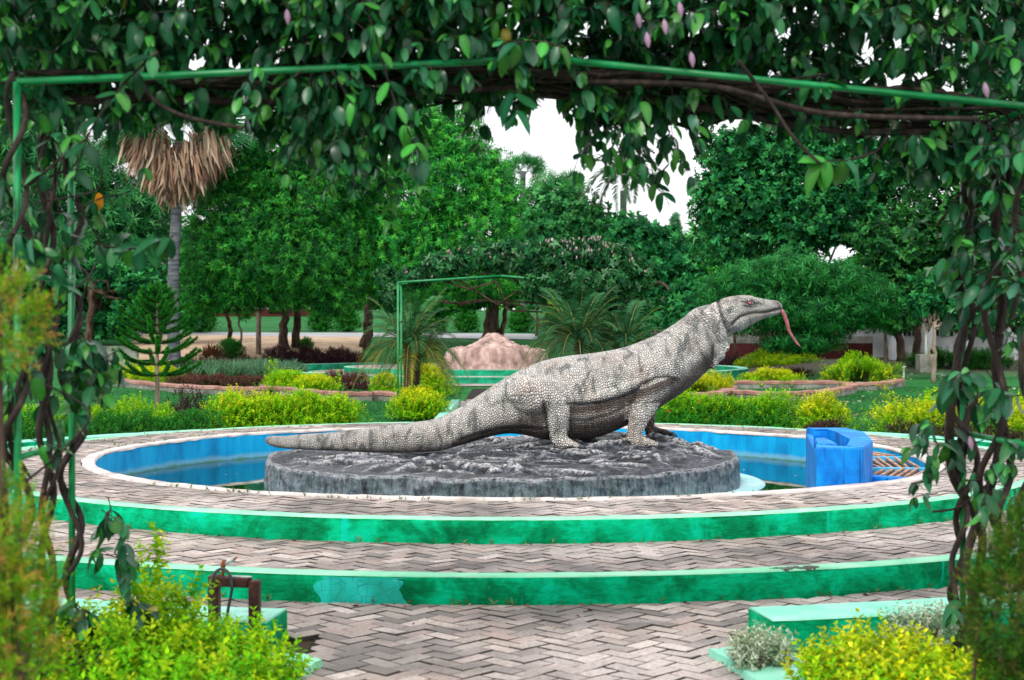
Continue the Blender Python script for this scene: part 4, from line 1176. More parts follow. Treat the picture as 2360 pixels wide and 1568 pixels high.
def lontar():
    b = G(400, 800); Y0 = 47.; b = (P(402, 800, Y0)[0], Y0, float(terrain(P(402, 800, Y0)[0], Y0)) - .05)
    t = thing('lontar_palm', 'tall grey palm trunk with a shaggy skirt of dead brown fronds', 'palm', b)
    top = P(412, 330, Y0)
    path = np.array([b, P(399, 720, Y0), P(401, 600, Y0), P(407, 480, Y0), top])
    MB().tube(catmull(path, 5), np.interp(np.linspace(0, 1, 21), [0, .1, 1], [.26, .21, .155]), 14).build('trunk', M['bark_grey'], t, True)
    rg = np.random.default_rng(12)
    for i in range(86):
        VV, FF, CC, off = [], [], [], 0
        q = rg.random(); side = rg.uniform(-1, 1)
        z0 = 330 + 85 * q + (abs(side) < .4) * 30
        reach = (1.15 - .85 * q) * side * 195
        c = np.array(P(410 + reach * .55, z0 - 45 * abs(side) * (1 - q) - 20, Y0 + rg.uniform(-.9, .9)))
        for k in range(34):
            w = .035 * rg.uniform(.6, 1.4); l = rg.uniform(.6, 1.35) * (.75 + .4 * (1 - q))
            st_ = c + rg.normal(size=3) * np.array([.16, .2, .12])
            d = unit(np.array([reach / 195 * .35 + rg.normal() * .13, rg.normal() * .2, -1.])); s = np.array([1, 0, 0]) * w
            p2 = st_ + d * l * .6 + rg.normal(size=3) * .03; p3 = st_ + d * l + np.array([rg.normal() * .05, 0, 0])
            VV.append([st_ - s * .6, st_ + s * .6, p2 + s, p3, p2 - s]); FF.append((off, off + 1, off + 2, off + 3)); FF.append((off, off + 2, off + 3, off + 4)); 
            FF[-2:] = [(off, off + 1, off + 2, off + 4), (off + 4, off + 2, off + 3)]; off += 5
            CC.append(np.repeat(pal(1, [(.30, .175, .12), (.42, .28, .20), (.20, .10, .07), (.50, .38, .29), (.11, .06, .045)]), 5, 0))
        put('dead_frond', mesh_np('dead_frond', np.array(VV).reshape(-1, 3), FF, False, np.concatenate(CC)), t, M['dry'])
    for i in range(34):
        d = unit(np.array([cos(i * 2.4), sin(i * 2.4), R.uniform(-.15, 1.1)]))
        v, f = fan_leaf(np.array(top) + d * 1.3 + [0, 0, .5], d, 1.5, 26, .1, 300 + i)
        put('frond', mesh_np('frond', v, [tuple(dict.fromkeys(q)) for q in f.tolist()], False, np.repeat(pal(1, GF), len(v), 0)), t, M['leaf'])
lontar()

def norfolk():
    b = G(362, 940); Y0 = b[1]; s = Y0 / FPX
    t = thing('norfolk_pine', 'young tiered Norfolk pine standing on the lawn at the left', 'pine', b)
    H = (940 - 660) * s
    MB().tube(limb_path((b[0], b[1], -.03), (b[0], b[1], H), .004, 10), np.linspace(.05, .012, 10), 8).build('trunk', M['bark_pale'], t, True)
    rg = np.random.default_rng(8)
    tiers = [(.27, .80), (.36, .88), (.45, .86), (.53, .80), (.61, .78), (.68, .66), (.745, .58), (.81, .48), (.87, .38), (.925, .26), (.965, .17)]
    for ti, (h, rr) in enumerate(tiers):
        nb = 6 if ti < 9 else 5
        for k in range(nb):
            az = 2 * pi * k / nb + ti * .9 + rg.normal() * .10; L = rr * rg.uniform(.86, 1.06) * 1.02
            tt = np.linspace(0, 1, 9); hx, hy = cos(az), sin(az)
            z = H * h + L * ((.02 + .45 * h) * tt - .26 * tt + .40 * tt ** 2.4)
            p = np.column_stack([b[0] + hx * L * tt, b[1] + hy * L * tt, z])
            ts = np.sort(rg.uniform(.16, 1.0, int(190 * L + 40)))
            pts = np.column_stack([np.interp(ts, tt, p[:, j]) for j in range(3)])
            n = len(pts); d = unit(np.array([hx, hy, .3]) * .9 + unit(rg.normal(size=(n, 3))) * .7 + [0, 0, .35])
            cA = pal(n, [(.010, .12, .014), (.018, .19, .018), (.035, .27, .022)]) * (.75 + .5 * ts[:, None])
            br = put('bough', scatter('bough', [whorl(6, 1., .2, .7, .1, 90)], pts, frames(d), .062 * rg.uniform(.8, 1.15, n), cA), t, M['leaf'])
            MB().tube(p, np.linspace(.020, .010, 9), 5).build('branch', M['bark'], br)
    n = 40; pts = np.column_stack([np.full(n, b[0]) + rg.normal(size=n) * .02, np.full(n, b[1]), np.linspace(H * .9, H * 1.03, n)])
    put('leader', scatter('leader', [whorl(6, 1., .16, .6, .1, 91)], pts, frames(unit(rg.normal(size=(n, 3)) * .5 + [0, 0, 1])), .075, pal(n, [(.05, .24, .035)])), t, M['leaf'])
norfolk()
# small conical tree top against the sky
tree('cypress', 'small pointed conifer top beside the white sky gap', (P(1556, 745, 72)[0], 72, 1.6), [(1556, 745, 1556, 540, .1, 0)],
     [(1556, 515, 11, 26), (1556, 550, 20, 32), (1558, 600, 30, 40), (1560, 660, 36, 50)], 72, 1400, FEATH, .22, GF[:2] + GD[:1], cat='conifer', limbs=1)
# ------------------------------------------------------------ shrubs and hedges
GOLD_T = [(.78, .74, .008), (.62, .70, .008), (.84, .74, .02)]
GOLD_B = [(.10, .30, .008), (.16, .36, .01)]
LIME_T = [(.20, .58, .006), (.32, .64, .006), (.50, .70, .008)]
LIME_B = [(.03, .22, .005), (.06, .32, .006)]
DEEP_T = [(.02, .21, .02), (.04, .28, .022)]
DEEP_B = [(.012, .09, .018)]
PURP_T = [(.085, .028, .05), (.055, .022, .04), (.12, .05, .06)]
PURP_B = [(.03, .012, .022), (.04, .03, .02)]
WINE_T = [(.16, .035, .05), (.11, .03, .04), (.20, .075, .06)]
WINE_B = [(.06, .022, .025), (.07, .06, .03)]
SP = [sprig(4, 1., .42, .22, i) for i in range(4)]
SPF = [sprig(3, 1., .55, .30, i + 9) for i in range(3)]
def hull(n, path, w, h, z0, rg, lump=.16, shell=.5, freq=5.):
    """points through a rounded hedge along a path (x,y); returns points and outward directions"""
    path = np.asarray(path, float); seg = np.concatenate([[0], np.cumsum(np.linalg.norm(np.diff(path, axis=0), axis=1))]); Lt = seg[-1]
    ext = min(w * .5, .7 * Lt); s = rg.uniform(ext * .6, Lt - ext * .6, n) + rg.normal(size=n) * ext * .35; sc = np.clip(s, 0, Lt)
    x, y = np.interp(sc, seg, path[:, 0]), np.interp(sc, seg, path[:, 1])
    e = .02; tx = np.interp(np.clip(sc + e, 0, Lt), seg, path[:, 0]) - np.interp(np.clip(sc - e, 0, Lt), seg, path[:, 0]); ty = np.interp(np.clip(sc + e, 0, Lt), seg, path[:, 1]) - np.interp(np.clip(sc - e, 0, Lt), seg, path[:, 1])
    l = np.hypot(tx, ty) + 1e-9; tx, ty = tx / l, ty / l
    ph = rg.uniform(-.15, pi + .15, n); end = np.clip(np.maximum(ext - s, s - (Lt - ext)) / ext, 0, 1.2)
    ph0 = rg.uniform(0, 6, 4)
    lum = 1 + lump * (np.sin(s * freq + ph0[0]) + .6 * np.sin(s * freq * 2.3 + ph * 2 + ph0[1]) + .5 * np.sin(ph * 5 + ph0[2]))
    r = (1 - shell * rg.random(n) ** 1.5) * lum * np.sqrt(np.clip(1 - end ** 2 * .7, .12, 1))
    cx, sz = np.sign(np.cos(ph)) * np.abs(np.cos(ph)) ** .7, np.sign(np.sin(ph)) * np.abs(np.sin(ph)) ** .75
    off = cx * w / 2 * r
    X, Y = x - ty * off + tx * (s - sc), y + tx * off + ty * (s - sc)
    Zg = terrain(X, Y) + z0
    Z = Zg + np.maximum(sz * h * r, .02)
    sgn = np.sign(s - Lt / 2) * end
    d = np.column_stack([-ty * cx + tx * sgn, tx * cx + ty * sgn, sz + .15])
    return np.column_stack([X, Y, Z]), unit(d)
def hedge(name, label, path, w, h, n, size, tip, base, cat='hedge', group=None, z0=0., seed=0, lump=.24, up=.9, tm=None, extra=None, mixcols=None, stems=True, flowers=0, fcol=None, freq=5., shell=.5):
    rg = np.random.default_rng(seed); h = h * .74
    pts, d = hull(n, path, w, h, z0, rg, lump, shell, freq)
    c = np.mean(path, 0); t = thing(name, label, cat, (c[0], c[1], float(terrain(c[0], c[1])) + z0), group)
    dirs = unit(d + [0, 0, up] + rg.normal(size=(n, 3)) * .35)
    tipc = pal(n, tip); basec = pal(n, base)
    # young golden growth on top, older green leaves and darker tips lower down
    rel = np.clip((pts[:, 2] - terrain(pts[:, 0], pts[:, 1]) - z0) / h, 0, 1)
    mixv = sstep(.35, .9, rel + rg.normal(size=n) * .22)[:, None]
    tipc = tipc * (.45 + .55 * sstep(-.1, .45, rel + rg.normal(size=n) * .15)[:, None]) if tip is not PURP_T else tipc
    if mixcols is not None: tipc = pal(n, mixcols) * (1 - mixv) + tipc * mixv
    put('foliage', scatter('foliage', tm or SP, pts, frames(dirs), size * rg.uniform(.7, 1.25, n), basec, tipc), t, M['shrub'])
    if extra:                                          # tall shoots
        for (x, y, zt, k) in extra:
            zz = rg.uniform(.3, 1., k) ; r = .16 * (1.15 - zz) * zt
            pp = np.column_stack([x + rg.normal(size=k) * r, y + rg.normal(size=k) * r, float(terrain(x, y)) + z0 + zz * zt])
            tag(put('shoot', scatter('shoot', tm or SP, pp, frames(unit(rg.normal(size=(k, 3)) * .5 + [0, 0, 1])), size * .9, pal(k, base), pal(k, tip)), t, M['shrub']), kind='stuff')
    if stems:
        mb = MB(); m = max(6, int(n / 160)); q, _ = hull(m, path, w * .6, h * .7, z0, rg, 0, .2)
        for p in q:
            zg = float(terrain(p[0], p[1])) + z0 - .04
            mb.tube([(p[0] + rg.normal() * .03, p[1] + rg.normal() * .03, zg), (p[0], p[1], max(p[2], zg + .1))], [.009, .004], 4)
        tag(mb.build('stems', M['bark'], t), kind='stuff')
    if flowers:
        q, dd = hull(flowers, path, w * 1.02, h * 1.02, z0, rg, lump, .05, freq)
        q2 = np.repeat(q, 1, 0)
        fl = whorl(8, 1., .5, .7, .1, 5)
        fc = pal(flowers, fcol); fm = frames(unit(dd + [0, -.6, .2]))
        for i in range(flowers): put('flower', scatter('flower', [fl], q2[i:i + 1], fm[i:i + 1], .035, fc[i:i + 1]), t, M['flower'])
    return t
def gpath(uv): return [G(u, v)[:2] for u, v in uv]
HG = 'clipped golden hedges'
# along the outer kerb, left
rad_p = lambda r, a0, a1, n=12: [(C0[0] + r * sin(a), C0[1] - r * cos(a)) for a in np.linspace(a0, a1, n)]
def ang_u(u, r):                                    # rear crossing of radius r that the photo shows at u
    k = (u - 1180) / FPX
    A, B, C = 1 + k * k, 2 * (-C0[0] * k - C0[1]), C0[0] ** 2 + C0[1] ** 2 - r * r
    y = (-B + sqrt(max(B * B - 4 * A * C, 0))) / (2 * A); x = k * y
    return atan2(x - C0[0], -(y - C0[1]))
def arc(u0, u1, r):
    a0, a1 = ang_u(u0, r), ang_u(u1, r)
    if abs(a1 - a0) > pi: a0, a1 = a0 % (2 * pi), a1 % (2 * pi)
    return rad_p(r, a0, a1)
hedge('ixora_hedge', 'low dark green hedge with a few orange flowers along the left kerb', arc(-160, 520, 7.45), .55, .36, 3000, .09, DEEP_T, DEEP_B, seed=1, tm=SPF, flowers=9, fcol=[(.55, .12, .05), (.6, .28, .16)])
hedge('golden_hedge', 'pale golden hedge running behind the dark green hedge at far left', arc(-160, 420, 8.25), .6, .50, 2600, .10, LIME_T, LIME_B, group=HG, seed=2)
hedge('golden_hedge', 'bright lime hedge with one tall shoot behind the tail of the statue', arc(470, 840, 7.75), .7, .60, 3600, .115, LIME_T + GOLD_T[:1], LIME_B, group=HG, seed=3, lump=.12,
      extra=[(*G(628, 962)[:2], .92, 60), (*G(780, 962)[:2], .72, 30)], mixcols=LIME_T)
hedge('golden_hedge', 'yellow clipped strip between the purple shrub and the lime hedge', arc(470, 640, 8.1), .4, .56, 1100, .10, GOLD_T, LIME_B, group=HG, seed=4)
hedge('purple_shrub', 'thin purple leaved shrub behind the orange flowered hedge', [G(385, 975)[:2], G(492, 975)[:2]], .4, .66, 300, .12, PURP_T, PURP_B, 'shrub', 'purple leaved plants', seed=5, shell=.9)
hedge('purple_shrub', 'sparse purple shoots over the hedge beside the left vine posts', [G(215, 975)[:2], G(250, 975)[:2]], .3, .62, 90, .11, WINE_T, WINE_B, 'shrub', 'purple leaved plants', seed=6, shell=.9)
# right of the statue
hedge('golden_hedge', 'bushy lime hedge behind the chest of the statue', arc(1490, 1850, 7.8), .8, .60, 3800, .115, LIME_T, LIME_B, group=HG, seed=7, lump=.17, mixcols=DEEP_T, flowers=5, fcol=[(.5, .05, .03)], freq=3.2)
hedge('golden_hedge', 'short yellow hedge above purple leaves behind the blue box', arc(1835, 1958, 7.95), .6, .56, 1300, .10, GOLD_T, LIME_B, group=HG, seed=8, mixcols=LIME_T, extra=[(*G(1935, 985)[:2], .66, 14)])
hedge('purple_border', 'low purple leaves at the foot of the short yellow hedge', arc(1845, 1950, 7.35), .3, .22, 520, .075, PURP_T, PURP_B, 'plant', 'purple leaved plants', seed=9)
hedge('golden_hedge', 'long yellow and green hedge behind the right vine', arc(2010, 2560, 8.0), .8, .60, 4200, .115, GOLD_T, LIME_B, group=HG, seed=10, mixcols=LIME_T, extra=[(*G(2045, 985)[:2], .85, 26)])
hedge('golden_hedge', 'soft lime hedge standing behind the long yellow hedge at right', arc(2090, 2500, 9.0), .6, .66, 1800, .115, LIME_T, LIME_B, group=HG, seed=11)
hedge('purple_border', 'low purple leaves at the foot of the long yellow hedge', arc(2040, 2560, 7.35), .35, .26, 1500, .08, PURP_T, PURP_B, 'plant', 'purple leaved plants', seed=12)
# round golden balls by the far pergola
def ball(u, v, ru, label, h, seed, tip=GOLD_T, base=LIME_B, n=1900, size=.115, name='golden_shrub', cat='shrub', group='round golden shrubs', mixcols=LIME_T, dy=0):
    g = G(u, v); Y = g[1] + dy; x = P(u, v, Y)[0]; r = ru * Y / FPX
    return hedge(name, label, [(x - r, Y), (x + r, Y)], 2 * r, h, n, size, tip, base, cat, group, seed=seed, lump=.08, mixcols=mixcols, freq=3.)
ball(966, 966, 62, 'round golden shrub in front of the far pergola post', .60, 20)
ball(990, 912, 55, 'round golden shrub behind the date palm trunks', .78, 21)
ball(888, 906, 32, 'small golden shrub left of the date palm trunks', .55, 22, n=1100)
# left bed with its brick border
def border(name, uvs, label, h=.17, w=.26, z=0., group='brick planter borders'):
    q = catmull(np.array([G(u, v)[:2] for u, v in uvs]), 8); t = thing(name, label, 'planter border', (*q[len(q) // 2], 0), group)
    d = np.gradient(q, axis=0); nrm = unit(np.column_stack([-d[:, 1], d[:, 0]]))
    for part, mat, z0, z1, ww in (('footing', 'concrete', -.08, h * .55, w), ('coping', 'redbrick', h * .55 + .001, h, w + .03)):
        V = []; n = len(q)
        for k, (o, zz) in enumerate(((-ww / 2, z0), (-ww / 2, z1 - .015), (-ww / 2 + .02, z1), (ww / 2 - .02, z1), (ww / 2, z1 - .015), (ww / 2, z0))):
            p = q + nrm * o; V.append(np.column_stack([p, terrain(p[:, 0], p[:, 1]) + zz + .008 * np.sin(np.arange(n) * 1.7 + k)]))
        V = np.concatenate(V); F = [(k * n + i, k * n + i + 1, (k + 1) * n + i + 1, (k + 1) * n + i) for k in range(5) for i in range(n - 1)]
        F += [tuple(k * n for k in range(6)), tuple(k * n + n - 1 for k in range(6))[::-1]]
        put(part, mesh_np(part, V, F), t, M[mat])
border('planter_border', [(222, 886), (300, 890), (400, 901), (520, 908), (610, 908), (650, 900)], 'long curving red coped border in front of the left flower bed')
border('planter_border', [(612, 902), (680, 913), (780, 921), (860, 922)], 'curved red coped border under the lime mound')
border('planter_border', [(872, 920), (915, 924), (960, 928)], 'short red coped border by the far pergola post')
border('planter_border', [(1525, 922), (1600, 925), (1668, 918), (1685, 905)], 'red coped border below the yellow mound right of the statue')
border('planter_border', [(1690, 916), (1790, 922), (1900, 916), (1962, 903), (1945, 896)], 'long red coped border on the right lawn')
border('planter_border', [(1965, 898), (2030, 896), (2075, 888)], 'red coped border under the right golden hedge')
border('planter_border', [(1690, 893), (1800, 893), (1930, 893)], 'grey red back border of the small right bed')
hedge('golden_hedge', 'yellow mound behind the Norfolk pine in the left bed', gpath([(262, 880), (330, 886), (415, 890)]), 1.1, .48, 2600, .13, GOLD_T, LIME_B, group=HG, seed=30, mixcols=LIME_T)
ball(665, 905, 50, 'lime green mound in the left bed', .62, 31, LIME_T, LIME_B, 2000, .13, 'lime_shrub')
ball(720, 908, 48, 'golden green mound beside the red flower plants', .50, 32, GOLD_T, LIME_B, 1700, .13, 'lime_shrub')
hedge('wine_plants', 'band of wine red upright plants in the left bed', gpath([(400, 897), (500, 902), (625, 900)]), .8, .36, 2400, .13, WINE_T, WINE_B, 'plant', 'purple leaved plants', seed=33, lump=.1, mixcols=[(.10, .05, .035), (.09, .10, .04)])
hedge('wine_plants', 'wine red plants right of the golden green mound', gpath([(775, 900), (815, 905)]), .9, .42, 900, .14, WINE_T, WINE_B, 'plant', 'purple leaved plants', seed=34)
SG = [whorl(6, 1., .10, .45, .1, i + 70) for i in range(3)]
hedge('silver_grass', 'silvery green grass clumps behind the wine red plants', gpath([(440, 880), (540, 882), (650, 872)]), 1.9, .42, 2000, .36, [(.20, .34, .24), (.14, .28, .18)], [(.10, .22, .13)], 'plant', seed=35, tm=SG, up=2.2, lump=.08)
hedge('purple_hedge', 'dark purple hedge across the back of the left bed', gpath([(610, 836), (700, 838), (840, 838)]), 1.0, .50, 2800, .16, PURP_T, PURP_B, group='purple leaved plants', seed=36)
hedge('purple_border', 'low mixed purple plants behind the silver grass', gpath([(400, 850), (500, 852), (620, 848)]), 1.0, .34, 1500, .15, PURP_T + [(.08, .13, .05)], PURP_B, 'plant', 'purple leaved plants', seed=37)
FLW = [whorl(7, 1., .5, .9, .1, 33)]
hedge('white_flowers', 'sprinkle of white lilac flowers before the purple hedge', gpath([(650, 846), (740, 848)]), .5, .2, 140, .09, [(.55, .5, .65)], [(.06, .18, .05)], 'flowers', seed=38, tm=FLW, stems=False)
ball(533, 822, 29, 'round dark green bush before the sandy ground', .68, 39, DEEP_T, DEEP_B, 1300, .14, 'round_bush', group='round clipped bushes', mixcols=None)
ball(1765, 838, 28, 'round clipped dark topiary behind the right golden hedge', .62, 40, DEEP_T, DEEP_B, 1300, .12, 'round_bush', group='round clipped bushes', mixcols=None)
ball(706, 808, 17, 'tiny green cloud pruned bush beside the mango trunks', .55, 41, DEEP_T, DEEP_B, 500, .14, 'round_bush', group='round clipped bushes', mixcols=None)
hedge('red_dracaena', 'small red spiky plant at the edge of the sandy ground', [G(486, 834)[:2], np.array(G(490, 834)[:2])], .5, .35, 40, .42, [(.22, .06, .03)], [(.12, .05, .03)], 'plant', seed=42, tm=SG, up=1.2, stems=False)
# right beds
hedge('golden_hedge', 'long lime yellow hedge at the back of the right garden', gpath([(1700, 851), (1780, 850), (1870, 852)]), 1.1, .52, 3000, .13, LIME_T + GOLD_T[:1], LIME_B, group=HG, seed=50)
hedge('golden_hedge', 'thick green hedge with yellow patches at the end of the right bed', gpath([(1890, 884), (1970, 886), (2050, 882)]), 1.2, .74, 4200, .13, LIME_T, LIME_B, group=HG, seed=51, mixcols=GOLD_T[:2] + DEEP_T)
hedge('golden_hedge', 'flat yellow hedge in front of the far green ring wall', gpath([(1700, 890), (1770, 891), (1850, 888)]), .9, .42, 2200, .12, GOLD_T, LIME_B, group=HG, seed=52, mixcols=LIME_T)
hedge('golden_hedge', 'yellow mound under the throat of the statue', gpath([(1560, 910), (1610, 912), (1650, 906)]), 1.0, .52, 2200, .115, GOLD_T, LIME_B, group=HG, seed=53)
hedge('purple_border', 'low purple plants inside the right bed', gpath([(1790, 872), (1850, 874)]), .8, .25, 700, .13, PURP_T, PURP_B, 'plant', 'purple leaved plants', seed=54)
hedge('purple_border', 'dark plants beside the far green ring wall on the right', gpath([(1650, 846), (1700, 845)]), .8, .3, 500, .15, PURP_T, PURP_B, 'plant', 'purple leaved plants', seed=55)
hedge('dark_hedge', 'dark clipped hedge in the shade by the white building', gpath([(2080, 850), (2170, 852), (2340, 850)]), 1.0, .62, 2400, .15, DEEP_T, DEEP_B, seed=56, tm=SPF)

for k, (u, v, ru, h, lb) in enumerate(((470, 766, 26, 1.5, 'low dark bush beyond the park road left of the sawn trunk'), (740, 762, 24, 1.6, 'green bush beyond the road right of the mango trunks'), (800, 764, 22, 1.2, 'pale green bush at the road edge near the far trees'),
        (1000, 766, 30, 1.6, 'dark bush beyond the road behind the date palm'), (1075, 764, 22, 1.0, 'small bush left of the flared brown trunks'), (1200, 764, 24, 1.2, 'small yellow green bush right of the flared brown trunks'), (1290, 768, 34, 1.8, 'dark bush behind the far pergola column'), (350, 768, 26, 1.7, 'dark bush by the road behind the Norfolk pine'))):
    ball(u, v, ru, lb, h, 90 + k, [LIME_T, DEEP_T][k % 3 > 0], DEEP_B, 700, .32, 'far_bush', group='bushes beyond the road', mixcols=DEEP_T)
# grass blades on the lawn that the picture resolves
def grass():
    n = 60000
    y = 19.8 + 17 * R.random(n) ** 1.25; x = R.uniform(-.43, .43, n) * y
    ok = (np.hypot(x - C0[0], y - C0[1]) > 7.05) & ~((np.abs(x) < 1.15) & (y > 19)) & (np.hypot(x - FC2[0], y - FC2[1]) > 8.3)
    x, y = x[ok], y[ok]; n = len(x)
    pts = np.column_stack([x, y, terrain(x, y) - .03])
    f = np.array([noise.noise((a * .5, b * .5, 0)) for a, b in zip(x, y)])
    c = pal(n, [(.018, .135, .03), (.028, .18, .04), (.05, .22, .06)]) * (1 + .5 * f[:, None])
    tag(put('grass', scatter('grass', [whorl(5, 1., .16, .7, .2, i) for i in range(3)], pts, frames(unit(R.normal(size=(n, 3)) * .25 + [0, 0, 1])), .055 * R.uniform(.6, 1.3, n), c), None, M['leaf']), 'short green lawn grass', 'grass', kind='stuff')
    # litter of fallen leaves
    m = 340; yy = 20 + 24 * R.random(m); xx = yy * R.uniform(.12, .36, m); k = (np.hypot(xx - C0[0], yy - C0[1]) > 7.3)
    xx, yy = xx[k], yy[k]
    tag(put('fallen_leaves', scatter('fallen_leaves', [lance(1, .5)], np.column_stack([xx, yy, terrain(xx, yy) + .02]), frames(unit(R.normal(size=(len(xx), 3)) * [1, 1, .1])), .09, pal(len(xx), [(.35, .30, .20), (.22, .15, .08), (.4, .38, .3)])), None, M['litter']), 'scattered dry leaves on the lawn', 'leaves', kind='stuff')
    # leaves afloat on the water
    m = 46; a = R.uniform(0, 2 * pi, m); r = 2.5 + 1.15 * R.random(m)
    tag(put('floating_leaves', scatter('floating_leaves', [lance(1, .45)], np.column_stack([C0[0] + r * np.sin(a), C0[1] - r * np.cos(a), np.full(m, .033)]), frames(unit(np.column_stack([R.normal(size=m), R.normal(size=m), np.zeros(m)]) + 1e-3), np.array([0, 0, 1.])), R.uniform(.02, .05, m), pal(m, [(.35, .36, .22), (.2, .16, .06), (.45, .45, .4)])), None, M['litter']), 'small leaves and specks afloat on the pool', 'leaves', kind='stuff')
    # litter and weeds on the bricks
    m = 160; a = R.uniform(-.9, .9, m); r = np.where(R.random(m) < .6, R.choice([R2 + .03, R1 + .03], m) + R.exponential(.03, m), R.uniform(R2, R3, m))
    zz = np.where(r < R2, Z1, 0) + .006; inb = (r < R1 - .0); zz[inb] = Z2 + .006
    tag(put('litter', scatter('litter', [lance(1, .4)], np.column_stack([C0[0] + r * np.sin(a), C0[1] - r * np.cos(a), zz]), frames(unit(R.normal(size=(m, 3)) * [1, 1, .12])), R.uniform(.015, .045, m), pal(m, [(.13, .05, .03), (.25, .12, .07), (.07, .04, .03), (.3, .25, .15)])), None, M['litter']), 'tiny dry leaves lying in the brick joints', 'leaves', kind='stuff')
    m = 420; a = np.where(R.random(m) < .5, R.uniform(-.75, .75, m), R.uniform(1.6, 2.6, m) * R.choice([-1, 1], m)); r = np.where(R.random(m) < .35, RP + .02, R.uniform(RP, R1 - .1, m)); 
    fr = np.abs(a) < 1; r = np.where(fr, np.where(R.random(m) < .5, RP + .012, np.where(R.random(m) < .5, R1 + .012, R2 + .012)), r)
    zz = np.where(r < R1 - .05, Z2, np.where(r < R2 - .05, Z1, 0.))
    tag(put('weeds', scatter('weeds', [whorl(5, 1., .14, .6, .3, 3)], np.column_stack([C0[0] + r * np.sin(a), C0[1] - r * np.cos(a), zz]), frames(unit(R.normal(size=(m, 3)) * .3 + [0, 0, 1])), R.uniform(.015, .05, m), pal(m, [(.12, .20, .05), (.08, .18, .04), (.20, .22, .09)])), None, M['litter']), 'small weeds growing between the bricks', 'weeds', kind='stuff')
grass()

# ------------------------------------------------------------ far fountain
def far_fountain():
    c = FC2
    b = thing('far_fountain', 'stepped far fountain with green risers behind the statue', 'fountain', (c[0], c[1], 0))
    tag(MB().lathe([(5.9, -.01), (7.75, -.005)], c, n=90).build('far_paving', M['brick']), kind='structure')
    for ro, ri, z in ((5.9, 4.7, .17), (4.75, .1, .34)):
        MB().lathe([(ro, z - .24), (ro, z - .004)], c, n=120).build('riser', M['green_far'], b)
        MB().lathe([(ro, z - .003), (ro - .14, z)], c, n=120).build('edging', M['mint'], b)
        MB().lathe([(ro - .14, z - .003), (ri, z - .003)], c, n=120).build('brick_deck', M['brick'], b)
    k = thing('kerb', 'low green ring wall round the far fountain at the right', 'kerb', (c[0] + 7.8, c[1], 0), 'kerbs round the far fountain')
    MB().lathe([(7.75, -.05), (7.75, .30), (8.05, .30), (8.05, -.05)], c, .30, 2.6, 90).build('kerb_side', M['green_far'], k)
    MB().lathe([(7.745, .301), (7.76, .31), (8.04, .31), (8.055, .301)], c, .3005, 2.5995, 90).build('kerb_top', M['kerb_top'], k)
    k = thing('kerb', 'low green ring wall round the far fountain at the left', 'kerb', (c[0] - 7.8, c[1], 0), 'kerbs round the far fountain')
    MB().lathe([(7.75, -.05), (7.75, .30), (8.05, .30), (8.05, -.05)], c, -2.6, -.62, 90).build('kerb_side', M['green_far'], k)
    MB().lathe([(7.745, .301), (7.76, .31), (8.04, .31), (8.055, .301)], c, -2.5995, -.6205, 90).build('kerb_top', M['kerb_top'], k)
    # rock
    n, m = 110, 60; V = []
    cx, cy = P(1143, 800, 43.2)[0], 43.4
    for i in range(m):
        s = i / (m - 1)
        for j in range(n):
            a = 2 * pi * j / n; rr = 1.8 * (1 + .12 * nz(2 * cos(a), 2 * sin(a), 1, 1.)) * (1 - s)
            x, y = rr * cos(a), rr * sin(a)
            r = math.hypot(x, y)
            h = .42 * exp(-((x + .05) / .62) ** 2 - (y / .9) ** 2) + .50 * sstep(1.7, 1.45, r) + .12 * exp(-(x / 1.3) ** 2) + .18 * abs(nz(x, y, 2, 1.6)) + .09 * nz(x, y, 4, 3.7) + .04 * nz(x, y, 6, 9)
            V.append((cx + x, cy + y, .3 + h * (1 if i else 0) - (.3 if i == 0 else 0)))
    F = np.array([(i * n + j, i * n + (j + 1) % n, (i + 1) * n + (j + 1) % n, (i + 1) * n + j) for i in range(m - 1) for j in range(n)])
    tag(put('pink_rock', mesh_np('pink_rock', V, F, True), None, M['pinkrock']), 'pink cement rock mound on the far fountain', 'rock')
far_fountain()

# aqua kerb of the path behind
for sx, lb in ((-1.1, 'aqua path kerb behind the round golden shrubs'),):
    t = thing('kerb', lb, 'kerb', (sx, 27, 0), 'kerbs of the rear path')
    MB().box((sx, 24.2, .02), (.16, 6.5, .20), 0, .015).build('kerb_body', M['kerb_top'], t)

# ------------------------------------------------------------ building, walls, poles
def building():
    Y = 52.; t = thing('park_building', 'dull white park building with pillars behind the right trees', 'building', (P(2260, 800, Y)[0], Y, .8))
    zb = float(terrain(18, Y)) - .05
    x0, x1 = P(1980, 0, Y)[0], P(2480, 0, Y)[0]
    MB().box(((x0 + x1) / 2, Y + 2.2, zb + 1.7), (x1 - x0, .25, 3.4)).build('wall', M['white'], t)
    for u in (2065, 2140, 2215, 2330, 2440):
        MB().box((P(u, 0, Y)[0], Y, zb + 1.5), (.42, .42, 3.0), 0, .02).build('pillar', M['white'], t)
    MB().box(((x0 + x1) / 2, Y + 1.0, zb + 3.1), (x1 - x0 + .8, 3.2, .22)).build('roof', M['redroof'], t)
    for u in (2100, 2175, 2270, 2385):
        f = MB().box((P(u, 0, Y + 2.05)[0], Y + 2.05, zb + 1.6), (.9, .06, 1.4)).build('window', M['dark'], t)
        for k in range(5): MB().box((P(u, 0, Y + 2.05)[0] - .36 + .18 * k, Y + 1.99, zb + 1.6), (.03, .03, 1.4)).build('bar', M['white'], f)
building()
